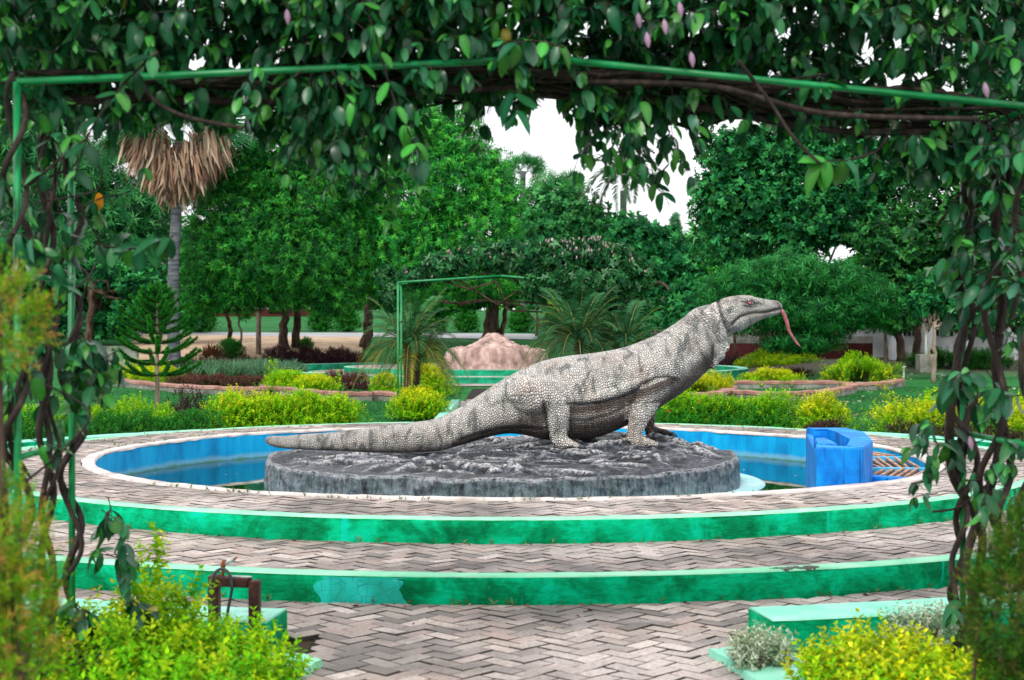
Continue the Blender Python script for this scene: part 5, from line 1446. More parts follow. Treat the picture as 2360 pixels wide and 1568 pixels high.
def low_wall(label, u0, u1, v, Y, h, band):
    x0, x1 = P(u0, v, Y)[0], P(u1, v, Y)[0]; zb = float(terrain((x0 + x1) / 2, Y)) - .1
    t = thing('boundary_wall', label, 'wall', ((x0 + x1) / 2, Y, zb), 'boundary walls')
    MB().box(((x0 + x1) / 2, Y, zb + h * .35), (x1 - x0, .2, h * .7)).build('wall_body', M[band], t)
    MB().box(((x0 + x1) / 2, Y, zb + h * .85 + .002), (x1 - x0, .22, h * .3)).build('wall_cap', M['concrete' if band == 'darkred' else band], t)
low_wall('long dark red wall with a grey cap behind the right garden', 1600, 2010, 815, 53, .85, 'darkred')
low_wall('dark red wall across the grass beyond the park road at left', 430, 800, 740, 84, .7, 'darkred')
low_wall('mossy grey concrete wall at the left behind the Norfolk pine', 225, 318, 825, 41, .9, 'concrete')
def shed():
    Y = 64; x0, x1 = P(1600, 0, Y)[0], P(1680, 0, Y)[0]; zb = float(terrain(9, Y))
    t = thing('garden_house', 'small red roofed house half hidden behind the neck of the statue', 'building', ((x0 + x1) / 2, Y, zb))
    MB().box(((x0 + x1) / 2, Y + 1.2, zb + .9), (x1 - x0, 2, 1.8)).build('wall', M['darkred'], t)
    V = [(x0 - .3, Y - .2, zb + 1.8), (x1 + .3, Y - .2, zb + 1.8), (x1 + .3, Y + 2.6, zb + 1.8), (x0 - .3, Y + 2.6, zb + 1.8), (x0 + .2, Y + 1.2, zb + 2.6), (x1 - .2, Y + 1.2, zb + 2.6)]
    MB().add(V, [(0, 1, 5, 4), (2, 3, 4, 5), (1, 2, 5), (3, 0, 4), (3, 2, 1, 0)]).build('roof', M['redroof'], t)
shed()
def post(label, u, v, vt, r, mat):
    g = G(u, v); t = thing('post', label, 'post', g, 'posts among the trees')
    MB().tube([(g[0], g[1], g[2] - .1), P(u, vt, g[1])], [r, r * .9], 10).build('pole', M[mat], t, True)
    if mat == 'galv': MB().box((g[0], g[1], g[2] + .25), (.5, .5, .6), 0, .03).build('plinth', M['concrete'], t)
    else: MB().lathe([(.001, 0), (r * 1.05, 0), (r * 1.05, .03), (.001, .031)], (0, 0), n=10)
post('sawn off bare brown trunk standing in the sandy ground', 596, 818, 718, .10, 'bark_pale')
post('grey green post on a concrete plinth by the white building', 2134, 858, 745, .06, 'galv')
post('bare upright pale trunk left of the thick trunks at right', 2040, 858, 745, .05, 'bark_pale')
# small white tap on the lawn
g = G(2083, 872)
t = thing('lawn_tap', 'small white standpipe tap on the right lawn', 'tap', g)
MB().tube([g, (g[0], g[1], g[2] + .34)], .025, 8).build('pipe', M['white'], t); MB().tube([(g[0] - .06, g[1], g[2] + .30), (g[0] + .06, g[1], g[2] + .33)], .02, 6).build('spout', M['white'], t)

# ------------------------------------------------------------ second pergola and its vine
def pipe(p, q, r=.0125, k=10): return MB().tube([p, q], r, k)
def pergola(name, label, FL, RL, FR, RR, zt, rise, zb, apex_mat='pipe', rungs=(.4, 1.0, 1.6), loc=None, r=.0125):
    t = thing(name, label, 'pergola', loc or (0, FL[1], 0), 'green pipe pergolas')
    for q in (FL, RL, FR, RR): pipe((q[0], q[1], zb), (q[0], q[1], zt), r).build('post', M['pipe'], t, True)
    apx = []
    for a, b in ((FL, FR), (RL, RR)):
        m = ((a[0] + b[0]) / 2, (a[1] + b[1]) / 2, zt + rise); apx.append(m)
        pipe((a[0], a[1], zt), m, r).build('rafter', M['pipe'], t, True); pipe(m, (b[0], b[1], zt), r).build('rafter', M['pipe'], t, True)
    pipe(apx[0], apx[1], r * .9).build('ridge', M['pipe'], t, True)
    for a, b in ((FL, RL), (FR, RR)):
        for z in rungs + (zt - .01,): pipe((a[0], a[1], z), (b[0], b[1], z), r * .9).build('rung', M['pipe'], t, True)
    for s in (.25, .5, .75):
        for side in (0, 1):
            f = lambda a, b: tuple((np.array([a[0], a[1], zt]) + (np.array([*apx[0 if a is FL else 1]]) - np.array([a[0], a[1], zt])) * s)) if side == 0 else tuple((np.array([b[0], b[1], zt]) + (np.array([*apx[0 if a is FL else 1]]) - np.array([b[0], b[1], zt])) * s))
            pipe(f(FL, FR), f(RL, RR), r * .8).build('purlin', M['pipe'], t, True)
    return apx
pergola('pergola', 'green pipe pergola under flowering vine behind the statue', (-1.86, 23.2), (-1.86, 23.9), (1.5, 24.3), (1.5, 25.0), 2.23, .13, -.05, loc=(-.2, 24, 0), r=.017)
tree('flowering_vine', 'bushy dark vine with pale pink flowers smothering the far pergola', (1.3, 24.6, 0), [(1395, 930, 1390, 700, .03, 0), (1410, 925, 1400, 720, .022, .1)],
     [(960, 640, 42, 22, -.3), (1030, 615, 65, 30, -.2), (1110, 595, 75, 38), (1200, 590, 80, 40), (1290, 600, 85, 45), (1380, 600, 90, 45), (1440, 640, 65, 55), (1340, 660, 90, 40, .3), (1250, 640, 60, 26, .2), (1440, 710, 55, 50), (1390, 770, 60, 55), (1460, 780, 40, 40), (1230, 668, 30, 20), (1255, 655, 50, 26, -.55), (1330, 650, 60, 34, -.5), (1400, 660, 60, 40, -.4), (905, 690, 28, 30, .1), (890, 640, 26, 25, .6), (1340, 720, 40, 30)],
     24.3, 5200, [whorl(7, 1., .5, 1.15, .3, i + 80, .5) for i in range(4)], .10, [(.012, .10, .030), (.022, .16, .045), (.05, .22, .065), (.10, .24, .12), (.006, .06, .02)], cat='vine', limbs=7, shell=.9, depth=.8, up=.15, droop=.2)
def pink_flowers():
    rg = np.random.default_rng(21)
    host = [o for o in bpy.data.objects if o.name.startswith('flowering_vine')][0]
    n = 150; u = np.concatenate([rg.uniform(930, 1500, 118), rg.uniform(1300, 1420, 32)])
    top = np.interp(u, [930, 1000, 1060, 1150, 1230, 1300, 1380, 1450, 1500], [625, 592, 575, 560, 552, 556, 548, 580, 620])
    v = top + rg.exponential(22, n); Yf = 24.1 + rg.uniform(-.5, .5, n)
    pts = np.array([P(a, b, c) for a, b, c in zip(u, v, Yf)])
    fl = [whorl(5, 1., .42, .35, -.1, i) for i in range(3)]
    fr = frames(unit(rg.normal(size=(n, 3)) * .4 + [0, -.2, 1])); fc = pal(n, [(.55, .36, .45), (.62, .45, .52), (.5, .30, .42)])
    for i in range(n): put('flower', scatter('flower', fl, pts[i:i + 1], fr[i:i + 1], .060, fc[i:i + 1]), host, M['flower'])
pink_flowers()
# ------------------------------------------------------------ near pergola
FL, RL, FR, RR = (-1.62, 4.66), (-1.647, 5.32), (1.872, 5.16), (1.846, 5.82)
ZT = 2.23
pergola('pergola', 'green pipe pergola arch close to the viewer, framing the fountain', FL, RL, FR, RR, ZT, .125, -.06, loc=(.1, 5.2, 0))

# ------------------------------------------------------------ climbing vines on it
def vleaf(L=1., W=.56, curl=.35, fold=.22, side=0.):
    ts = np.array([0, .10, .30, .55, .80, 1.]); ws = np.array([.03, .29, .45, .50, .37, .02]) * W
    V = []
    for t, w in zip(ts, ws):
        y = -curl * L * t * t; z = L * t * (1 - .12 * curl * t)
        V += [(-w + side * t * t * .1, y + fold * w, z), (side * t * t * .1, y, z), (w + side * t * t * .1, y + fold * w, z)]
    F = []
    for i in range(5):
        for j in range(2): F.append((i * 3 + j, i * 3 + j + 1, i * 3 + j + 4, i * 3 + j + 3))
    return np.array(V), np.array(F), np.array([0, 1., 0] * 6)
VL = [vleaf(1., .52, .15, .28), vleaf(1., .56, .45, .18, .6), vleaf(1., .50, .7, .32, -.6), vleaf(1., .54, .95, .25), vleaf(1., .50, .05, .12, .5)]
midrib = lambda c: np.array(c) * 1.4 + np.array([.006, .018, .009])
VCOL = [(.006, .070, .026), (.012, .105, .036), (.022, .150, .042), (.003, .042, .018), (.045, .22, .03), (.035, .13, .075), (.26, .22, .02)]
VW = np.array([.30, .27, .15, .17, .065, .04, .005])
# a few leaf meshes shared by every leaf that is an object of its own
LM = []
for q, tv in enumerate(VL):
    for ci, c in enumerate(VCOL):
        me = mesh_np('leaf', tv[0], tv[1], True, np.array(c) + (midrib(c) - np.array(c)) * tv[2][:, None]); me.materials.append(M['vine_leaf']); LM.append((q, ci, me))
LMD = {(q, ci): me for q, ci, me in LM}
class Vine:
    def __init__(s, name, label, loc):
        s.t = thing(name, label, 'vine', loc, 'vines on the near pergola'); s.p = []; s.d = []; s.u = []; s.s = []; s.c = []
        s.main = MB()
    def leaf(s, p, d, up, size, ci):
        s.p.append(p); s.d.append(d); s.u.append(up); s.s.append(size); s.c.append(ci)
    def twig(s, p, d, L, pairs, size=.075, droop=.5, jit=.22, young=.25, stem=True, r=.0028):
        p = np.array(p, float); d = unit(np.array(d, float)); step = L / (pairs + 1); pts = [p.copy()]
        alt = R.random() * pi
        for i in range(pairs):
            d = unit(d + np.array([0, 0, -droop * step * 3]) + R.normal(size=3) * jit); p = p + d * step; pts.append(p.copy())
            a = unit(np.cross(d, [0.1, .2, 1.])); b = np.cross(d, a); an = alt + (i % 2) * pi / 2 + R.normal() * .3
            sd = a * cos(an) + b * sin(an); f = 1 - .45 * (i / pairs) ** 2
            for sg in (-1, 1):
                if R.random() < .08: continue
                ld = unit(sd * sg * .9 + d * .35 + np.array([0, 0, -.75]) + R.normal(size=3) * .22)
                up = unit(np.array([0, -.25, 1.]) + sd * sg * .35 + R.normal(size=3) * .3)
                ci = int(R.choice(7, p=VW)) if R.random() > young * (i / pairs) else 4
                s.leaf(p, ld, up, size * f * R.uniform(.8, 1.2), ci)
        for q in range(2):
            s.leaf(p, unit(d + R.normal(size=3) * .4 + [0, 0, -.3]), unit(R.normal(size=3) * .4 + [0, -.2, 1]), size * .6, 4 if R.random() < .6 else 2)
        if stem: s.main.tube(pts, np.linspace(r, r * .5, len(pts)), 5, False)
    def finish(s, parts=300):
        pos, d, up, sz, ci = np.array(s.p), np.array(s.d), np.array(s.u), np.array(s.s), np.array(s.c)
        m = frames(d, up); pick = R.integers(0, len(VL), len(pos))
        u = pos[:, 0] * FPX / pos[:, 1]; v = 767 + (EYE - pos[:, 2]) * FPX / pos[:, 1]
        vis = (np.abs(u) < 1190) & (v > -10) & (v < 1580)
        order = np.argsort(np.where(vis, pos[:, 1] - sz * 4, 1e3))
        big = order[:parts][vis[order[:parts]]]; rest = np.setdiff1d(np.arange(len(pos)), big)
        for i in big:
            o = bpy.data.objects.new('leaf', LMD[(int(pick[i]), int(ci[i]))])
            mm = np.eye(4); mm[:3, :3] = m[i] * sz[i]; mm[:3, 3] = pos[i]
            COL.objects.link(o); o.parent = s.t; o.matrix_parent_inverse = Matrix.Translation(s.t.location).inverted()
            o.matrix_basis = Matrix(mm.tolist())
        if len(rest):
            me = scatter('foliage', VL, pos[rest], m[rest], sz[rest], np.array(VCOL)[ci[rest]], midrib(np.array(VCOL)[ci[rest]]), pick[rest])
            me.polygons.foreach_set('use_smooth', np.ones(len(me.polygons), bool))
            tag(put('foliage', me, s.t, M['vine_leaf']), kind='stuff')
        if s.main.n: tag(s.main.build('twigs', M['stem'], s.t, True), kind='stuff')
    def stem(s, pts, r, m=6, wob=0.):
        q = catmull(np.array(pts, float), m)
        if wob: q = q + np.cumsum(R.normal(size=q.shape), 0) * wob * .3 - np.linspace(0, 1, len(q))[:, None] * 0
        MB().tube(q, np.linspace(r, r * .8, len(q)), 8).build('stem', M['stem'], s.t, True)
        return q
    def coil(s, xy, z0, z1, turns, rad_, r, ph=0., drift=(0, 0)):
        n = int(14 * turns) + 2; t = np.linspace(0, 1, n); a = ph + t * turns * 2 * pi
        rr = rad_ * (1 + .35 * np.sin(t * 17 + ph))
        q = np.column_stack([xy[0] + drift[0] * t + rr * np.cos(a), xy[1] + drift[1] * t + rr * np.sin(a), z0 + (z1 - z0) * t])
        MB().tube(q, r * (1.1 - .3 * t), 8).build('stem', M['stem'], s.t, True)

def roof_pt(sx, sy, dz=0.):
    """sx 0..1 left to right, sy 0..1 front to rear, on the pergola roof"""
    f = np.array(FL) + (np.array(FR) - FL) * sx; b = np.array(RL) + (np.array(RR) - RL) * sx
    p = f + (b - f) * sy
    return np.array([p[0], p[1], ZT + .125 * (1 - abs(2 * sx - 1)) + dz])

# overhead mass
vo = Vine('climbing_vine', 'dark glossy vine heaped over the top of the near pergola', (0.1, 5.2, ZT))
for i in range(2500):
    sx = R.uniform(-.06, 1.06); sy = R.uniform(-.12, 1.1)
    thick = .66 * (.7 + .3 * sin(sx * 9 + 2) * sin(sx * 4.3))
    p = roof_pt(sx, sy, R.random() ** .95 * (.36 + thick))
    d = np.array([R.normal(), R.normal() - .35, R.normal() * .6 + .1])
    if (sx > .52 or sx < .2) and sy < .25 and p[2] - roof_pt(sx, sy)[2] < .20: continue      # the front pipe stays in sight here
    vo.twig(p, d, R.uniform(.16, .34), int(R.integers(3, 6)), .074, .35)
# underside: woody stems lying along the roof, sagging a little
for i in range(62):
    sy = R.uniform(.14, 1.05); a, b = sorted(R.uniform(-.04, 1.04, 2)); 
    if b - a < .35: b = min(1.04, a + .5)
    n = 7; dz = R.uniform(-.015, .055)
    pts = [roof_pt(a + (b - a) * k / (n - 1), np.clip(sy + R.normal() * .10, .10, 1.06), dz + R.normal() * .022 - .05 * sin(pi * k / (n - 1)) * R.random()) for k in range(n)]
    vo.stem(pts, R.uniform(.004, .011), 5)
# leaves that fringe the underside, by place along the arch: (sx range, number, how far they hang)
for a, b, k, hang in ((.0, .22, 20, .06), (.25, .36, 36, .20), (.27, .345, 30, .38), (.18, .25, 6, .10), (.37, .53, 16, .02), (.53, .58, 10, .14), (.55, .645, 24, .32), (.645, .9, 10, .03), (.90, 1.05, 44, .22)):
    for i in range(k):
        p = roof_pt(R.uniform(a, b), R.uniform(.15 if a > .4 else -.08, 1.05), -.01)
        vo.twig(p, (R.normal() * .4, R.normal() * .4 - .2, -1.), hang * R.uniform(.5, 1.15) + .06, int(3 + hang * 11 * R.uniform(.6, 1)), .072, .8, .16)
# single strands the photo shows: start u,v, end u,v, distance
def strand(vine, pts, Y, pairs, size=.078, r=.004, young=.5):
    w = np.array([P(u, v, Y) for u, v in pts]); q = catmull(w, 8)
    MB().tube(q, np.linspace(r, r * .55, len(q)), 6).build('stem', M['stem'], vine.t, True)
    for i in range(pairs):
        k = int((i + .7) / pairs * (len(q) - 1)); p = q[k]; d = unit(q[min(k + 1, len(q) - 1)] - q[max(k - 1, 0)])
        a = unit(np.cross(d, [0, 1., .1])); 
        for sg in (-1, 1):
            ld = unit(a * sg * .8 + [0, -.25, -.9] + R.normal(size=3) * .25)
            vine.leaf(p, ld, unit(a * sg * .4 + [0, -.8, .7]), size * R.uniform(.8, 1.15), 4 if R.random() < young else int(R.choice(7, p=VW)))
strand(vo, [(835, -10), (868, 90), (905, 220), (945, 310), (985, 385)], 4.75, 8)
strand(vo, [(1188, 180), (1186, 240), (1190, 262)], 4.9, 2, .085, .003, .0)
strand(vo, [(365, 120), (290, 190), (210, 300), (170, 420)], 4.55, 6, .08, .0045, .3)
strand(vo, [(900, 300), (890, 400), (902, 470), (900, 520)], 5.2, 4, .06, .003, .9)
strand(vo, [(1540, 380), (1510, 420), (1530, 450)], 5.3, 3, .07)
strand(vo, [(1300, 110), (1220, 95), (1150, 120)], 4.75, 5, .085)
for pts, Y, r in (([(330, 195), (360, 235), (430, 270), (560, 296)], 4.7, .008), ([(1700, 140), (1770, 230), (1830, 320), (1890, 378)], 4.85, .007), ([(1955, 370), (2025, 345), (2060, 280)], 4.9, .005),
                  ([(1100, 180), (1300, 205), (1600, 245), (1900, 300), (2180, 305)], 5.3, .016), ([(100, 240), (300, 225), (560, 235), (900, 215), (1200, 200)], 5.0, .015), ([(1200, 190), (1500, 215), (1800, 275), (2100, 290)], 5.4, .013), ([(1330, 190), (1640, 200), (1900, 262), (2250, 275)], 5.0, .012)):
    vo.stem([P(u, v, Y + R.normal() * .04) for u, v in pts], r, 6)
strand(vo, [(1890, 378), (1900, 372), (1955, 370)], 4.88, 3, .10)
vo.finish(300)
FLB = vleaf(1., .30, .1, .5)
def petals(vine, u, v, Y, L, col, dn=(0.1, -.2, -1.), lab=None):
    a = MB().lathe([(.001, 0), (L * .16, L * .25), (L * .20, L * .55), (L * .10, L * .85), (.001, L)], (0, 0), n=8).mesh('flower_bud', True)
    c = np.repeat([col], len(a.vertices), 0); at = a.color_attributes.new('Col', 'FLOAT_COLOR', 'POINT'); at.data.foreach_set('color', np.column_stack([c, np.ones(len(c))]).astype(np.float32).ravel())
    o = put('flower_bud', a, vine.t, M['flower']); mm = np.eye(4); mm[:3, :3] = frames(np.array([dn]))[0]; mm[:3, 3] = P(u, v, Y)
    o.matrix_basis = Matrix(mm.tolist())
    if lab: o['label'] = lab
PK = (.36, .22, .34)
for u, v in ((662, 22), (1470, 30), (1490, 75), (1530, 45), (1565, 5), (1592, 120), (2268, 190)):
    petals(vo, u, v, 4.62, .055, PK)
# left column
vl = Vine('climbing_vine', 'brown twisted vine stems climbing the left pergola posts', (-1.63, 5.0, 0))
vl.coil(FL, -.05, 2.2, 5.2, .034, .0125, 0.); vl.coil(FL, -.05, 2.25, 4.4, .038, .010, 2.2); 
vl.coil(RL, -.05, 2.2, 5.8, .032, .0135, 1.0); vl.coil((-1.64, 5.28), .0, 1.7, 4., .045, .010, 3.4)
ml = P(106, 900, 5.0)
vl.coil((ml[0], 5.0), -.05, 2.2, 5.0, .020, .013, .4); vl.coil((ml[0], 5.0), -.05, 2.2, 5.4, .018, .011, 3.3); vl.coil((ml[0] + .01, 5.02), .1, 2.2, 4.2, .026, .008, 1.7)
for i in range(10):
    y = R.uniform(4.6, 5.35); x = -1.64 + R.normal() * .05; z = R.uniform(.9, 2.2)
    vl.stem([(x, y, z), (x + R.normal() * .08, y + R.normal() * .15, z + .12), (x + R.normal() * .12, y + R.normal() * .3, z + .25), (x + R.normal() * .15, y + R.normal() * .3, z + .4)], .004, 5)
for i in range(8):                                              # upper tangle
    p = (-1.63 + R.normal() * .05, R.uniform(4.55, 5.4), R.uniform(1.72, 2.25)); vl.twig(p, (R.normal() * .7, R.normal() * .6, -.4 + R.normal() * .4), R.uniform(.12, .3), int(R.integers(2, 4)), .075, .5)
for i in range(16):
    p = (-1.80 + R.normal() * .08, R.uniform(4.6, 5.5), R.uniform(1.3, 2.3)); vl.twig(p, (-.5 + R.normal() * .5, R.normal() * .6, -.3 + R.normal() * .4), R.uniform(.15, .3), int(R.integers(2, 5)), .075, .5)
for (u, v, Y, k) in ((205, 790, 5.2, 5), (180, 840, 5.15, 6), (225, 815, 5.2, 5), (140, 760, 5.0, 3), (90, 830, 4.9, 3), (110, 610, 4.95, 2), (185, 950, 5.2, 2), (160, 890, 5.1, 3), (80, 1010, 4.8, 2), (225, 1180, 5.3, 3), (240, 1260, 5.3, 4), (200, 1390, 5.2, 4), (290, 1380, 5.4, 4), (40, 560, 4.6, 3), (20, 840, 4.6, 3), (170, 500, 5.2, 3)):
    for j in range(k): vl.twig(P(u + R.normal() * 14, v + R.normal() * 14, Y), (R.normal() * .6 + .2, R.normal() * .4 - .2, -.5 + R.normal() * .4), R.uniform(.08, .18), 2, .088, .6)
strand(vl, [(215, 560), (290, 575), (345, 560), (400, 545)], 5.0, 7, .085, .004, .1)
strand(vl, [(180, 480), (240, 455), (300, 440), (345, 360)], 5.0, 3, .05, .003, .1)
strand(vl, [(55, 430), (100, 400), (160, 350), (200, 320)], 4.65, 2, .06, .006, .1)
vl.finish(300)
# the one orange dead leaf
o = bpy.data.objects.new('dead_leaf', mesh_np('dead_leaf', VL[2][0], VL[2][1], True, np.repeat([(.75, .26, .015)], len(VL[2][0]), 0))); o.data.materials.append(M['litter']); COL.objects.link(o)
o.parent = vl.t; o.matrix_parent_inverse = Matrix.Translation(vl.t.location).inverted(); o['label'] = 'curled orange dead leaf'
mm = np.eye(4); mm[:3, :3] = frames(np.array([(.1, -.1, -1.)]), np.array([(.3, -1., .1)]))[0] * .062; mm[:3, 3] = P(228, 445, 5.0); o.matrix_basis = Matrix(mm.tolist())
# right column
vr = Vine('climbing_vine', 'thick brown vine stems with glossy leaves on the right pergola posts', (1.86, 5.5, 0))
def rs(pts, r, Y=5.78):
    vr.stem([P(u, v, Y + R.normal() * .03 + (dy[0] if dy else 0)) for u, v, *dy in pts], r, 6)
rs([(2235, 320), (2225, 430), (2232, 520), (2210, 640), (2222, 760), (2205, 850), (2235, 930), (2215, 1010)], .019)
rs([(2290, 280), (2310, 420), (2290, 560), (2310, 700), (2295, 840), (2310, 960), (2290, 1100), (2225, 1300), (2260, 1420), (2255, 1620)], .022, 5.6)
rs([(2330, 300), (2325, 480), (2350, 620), (2330, 740)], .012, 5.5)
rs([(2205, 850), (2190, 960), (2195, 1090), (2245, 1180), (2265, 1240), (2255, 1330), (2240, 1440), (2260, 1600)], .020)
rs([(2250, 700), (2205, 800), (2215, 870), (2190, 940), (2230, 1010), (2205, 1100), (2230, 1190), (2195, 1290), (2205, 1380), (2220, 1450)], .014)
rs([(2310, 960), (2330, 1090), (2300, 1190), (2320, 1290), (2270, 1340), (2230, 1420), (2235, 1600)], .016, 5.6)
rs([(2160, 520), (2190, 480), (2225, 430)], .006); rs([(2240, 480), (2300, 460), (2360, 500)], .007, 5.6); rs([(2215, 700), (2260, 660), (2310, 640)], .008, 5.7)
rs([(2150, 1180), (2210, 1170), (2260, 1130), (2330, 1100)], .005); rs([(2100, 1115), (2140, 1105), (2180, 1080)], .003)
vr.coil((RR[0] + .01, RR[1]), -.05, 2.2, 4.2, .036, .013, 1.2); vr.coil((RR[0], RR[1]), -.05, 1.3, 2.6, .045, .015, 4.2)
vr.coil((1.87, 5.5), -.05, 2.2, 3.4, .045, .014, .8); vr.coil(FR, -.05, 2.2, 4., .035, .012, .3)
for i in range(40):
    p = (1.88 + R.normal() * .07, R.uniform(5.05, 5.9), R.uniform(1.55, 2.25)); vr.twig(p, (R.normal() * .8, R.normal() * .5 - .1, -.3 + R.normal() * .4), R.uniform(.12, .32), int(R.integers(2, 5)), .078, .5)
for (u, v, Y, k, s) in ((2180, 330, 5.4, 9, .085), (2300, 330, 5.2, 9, .085), (2130, 300, 5.3, 6, .085), (2110, 520, 5.7, 3, .075), (2190, 480, 5.6, 4, .08), (2330, 560, 5.3, 5, .085), (2270, 640, 5.5, 6, .09), (2260, 760, 5.5, 3, .08), (2330, 760, 5.4, 5, .08), (2230, 840, 5.5, 6, .10), (2250, 900, 5.5, 6, .10), (2330, 900, 5.3, 5, .09),
                        (2150, 965, 5.6, 4, .075), (2180, 1000, 5.6, 6, .075), (2150, 1020, 5.6, 5, .075), (2230, 1030, 5.6, 6, .075), (2300, 1060, 5.5, 6, .08), (2330, 1140, 5.4, 6, .085), (2260, 1110, 5.6, 4, .075), (2110, 1115, 5.7, 2, .06), (2145, 1125, 5.7, 3, .06), (2330, 1000, 5.4, 5, .085), (2215, 1370, 5.7, 1, .09), (2350, 650, 5.3, 5, .085)):
    for j in range(max(1, int(k * .62))): vr.twig(P(u + R.normal() * 22, v + R.normal() * 18, Y + R.normal() * .08), (R.normal() * .7, R.normal() * .4 - .25, -.4 + R.normal() * .4), R.uniform(.08, .2), 2, s, .6)
vr.finish(300)
petals(vr, 2235, 1005, 5.5, .06, PK)

# ------------------------------------------------------------ near shrubs
def near_shrub(name, label, blobs, base, n, size, tip, bcol, tm, group=None, mixcols=None, seed=0, parts=160, up=.9, stemr=.012, extra=()):
    """blobs: (centre xyz, radii xyz)"""
    rg = np.random.default_rng(seed); t = thing(name, label, 'shrub', base, group)
    vol = np.array([b[1][0] * b[1][2] for b in blobs]); cnt = rg.multinomial(n, vol / vol.sum()); PP, DD = [], []
    for (c, r), k in zip(blobs, cnt):
        d = unit(rg.normal(size=(k, 3))); ph = rg.uniform(0, 6, 3)
        lum = 1 + .12 * np.sin(d[:, 0] * 7 + ph[0]) * np.sin(d[:, 2] * 6 + ph[1]) + .08 * np.sin(d[:, 1] * 13 + ph[2])
        PP.append(np.array(c) + d * ((1 - .5 * rg.random(k) ** 1.5) * lum)[:, None] * np.array(r)); DD.append(d)
    for (x, y, z, h, k) in extra:
        q = rg.random(k); PP.append(np.column_stack([x + rg.normal(size=k) * .03 * (1.2 - q), y + rg.normal(size=k) * .03 * (1.2 - q), z + h * q])); DD.append(unit(rg.normal(size=(k, 3)) * .7 + [0, 0, .8]))
    pos, d = np.concatenate(PP), np.concatenate(DD); k = pos[:, 2] > .02; pos, d = pos[k], d[k]; n = len(pos)
    m = frames(unit(d + [0, 0, up] + rg.normal(size=(n, 3)) * .3)); sz = size * rg.uniform(.7, 1.25, n)
    out = np.clip(np.linalg.norm((pos - np.mean(PP[0], 0)) / np.array(blobs[0][1]), axis=1), 0, 1)
    tc = pal(n, tip)
    if mixcols is not None:
        low = sstep(.75, .35, (pos[:, 2] - pos[:, 2].min()) / np.ptp(pos[:, 2]) + rg.normal(size=n) * .2)[:, None]; tc = tc * (1 - low) + pal(n, mixcols) * low
    bc = pal(n, bcol)
    order = np.argsort(pos[:, 1] - d[:, 2] * .15); big = order[:parts]; rest = order[parts:]
    meshes = []
    for q, tv in enumerate(tm):
        for r_ in range(3):
            a, b = bc[rg.integers(n)], tc[big[rg.integers(len(big))]]
            me = mesh_np('sprig', tv[0], tv[1], False, a + (b - a) * tv[2][:, None]); me.materials.append(M['shrub']); meshes.append(me)
    for i in big:
        o = bpy.data.objects.new('sprig', meshes[rg.integers(len(meshes))]); mm = np.eye(4); mm[:3, :3] = m[i] * sz[i]; mm[:3, 3] = pos[i]
        COL.objects.link(o); o.parent = t; o.matrix_parent_inverse = Matrix.Translation(t.location).inverted(); o.matrix_basis = Matrix(mm.tolist())
    tag(put('foliage', scatter('foliage', tm, pos[rest], m[rest], sz[rest], bc[rest], tc[rest]), t, M['shrub']), kind='stuff')
    mb = MB()
    for i in range(14):
        q = pos[rg.integers(n)]; b = np.array(base) + rg.normal(size=3) * [.05, .05, 0]; b[2] = base[2] - .03
        mb.tube([b, b * .5 + q * .5 + rg.normal(size=3) * .04, q], [stemr, stemr * .6, stemr * .3], 5)
    tag(mb.build('stems', M['bark'], t), kind='stuff')
SPN = [sprig(5, 1., .36, .20, i + 30, .75) for i in range(5)]
SPL = [sprig(5, 1., .42, .085, i + 60, .55) for i in range(4)]
near_shrub('golden_shrub', 'big golden leaved shrub in the near left bed below the rusty frame',
           [((-1.18, 5.45, .05), (.32, .38, .18)), ((-1.50, 5.35, .10), (.26, .4, .22)), ((-1.03, 5.35, .03), (.20, .35, .17)), ((-1.45, 5.75, .10), (.20, .3, .20)), ((-1.3, 5.0, .02), (.45, .4, .2))], (-1.3, 5.4, 0), 2700, .115, [(.60, .74, .008), (.78, .78, .03), (.40, .68, .006)], LIME_B, SPN, 'golden shrubs by the path', LIME_T, 71, 220,
           extra=((P(365, 1320, 5.6)[0], 5.6, .3, .25, 26), (P(300, 1340, 5.5)[0], 5.5, .25, .18, 18), (P(430, 1400, 5.6)[0], 5.6, .26, .12, 14)))
near_shrub('golden_shrub', 'bright yellow shrub in the near right bed before the aqua kerb',
           [((1.40, 5.45, .02), (.25, .34, .17)), ((1.57, 5.4, .01), (.20, .34, .16)), ((1.24, 5.35, -.02), (.18, .30, .14)), ((1.5, 5.1, .0), (.34, .3, .13))], (1.4, 5.4, 0), 2100, .11, [(.80, .78, .01), (.86, .80, .05), (.62, .76, .008)], LIME_B, SPN, 'golden shrubs by the path', LIME_T + GOLD_T[:1], 72, 200)
near_shrub('reddish_shrub', 'tall blurred green and orange tipped shrub at the left edge', [((P(10, 0, 3.2)[0], 3.2, P(0, 735, 3.2)[2]), (.068, .10, .105)), ((P(15, 0, 3.2)[0], 3.2, P(0, 1310, 3.2)[2]), (.085, .12, .19)), ((P(40, 0, 3.2)[0], 3.2, P(0, 1490, 3.2)[2]), (.07, .12, .2)), ((P(0, 0, 3.2)[0], 3.2, .2), (.15, .15, .25))], (P(0, 0, 3.2)[0], 3.2, 0), 2700, .052,
           [(.20, .52, .01), (.40, .58, .015), (.70, .42, .06), (.65, .28, .10), (.14, .48, .01), (.25, .58, .01)], [(.05, .28, .008), (.14, .26, .015)], SPL, 'sheared shrubs at the frame edges', None, 73, 160, .6)
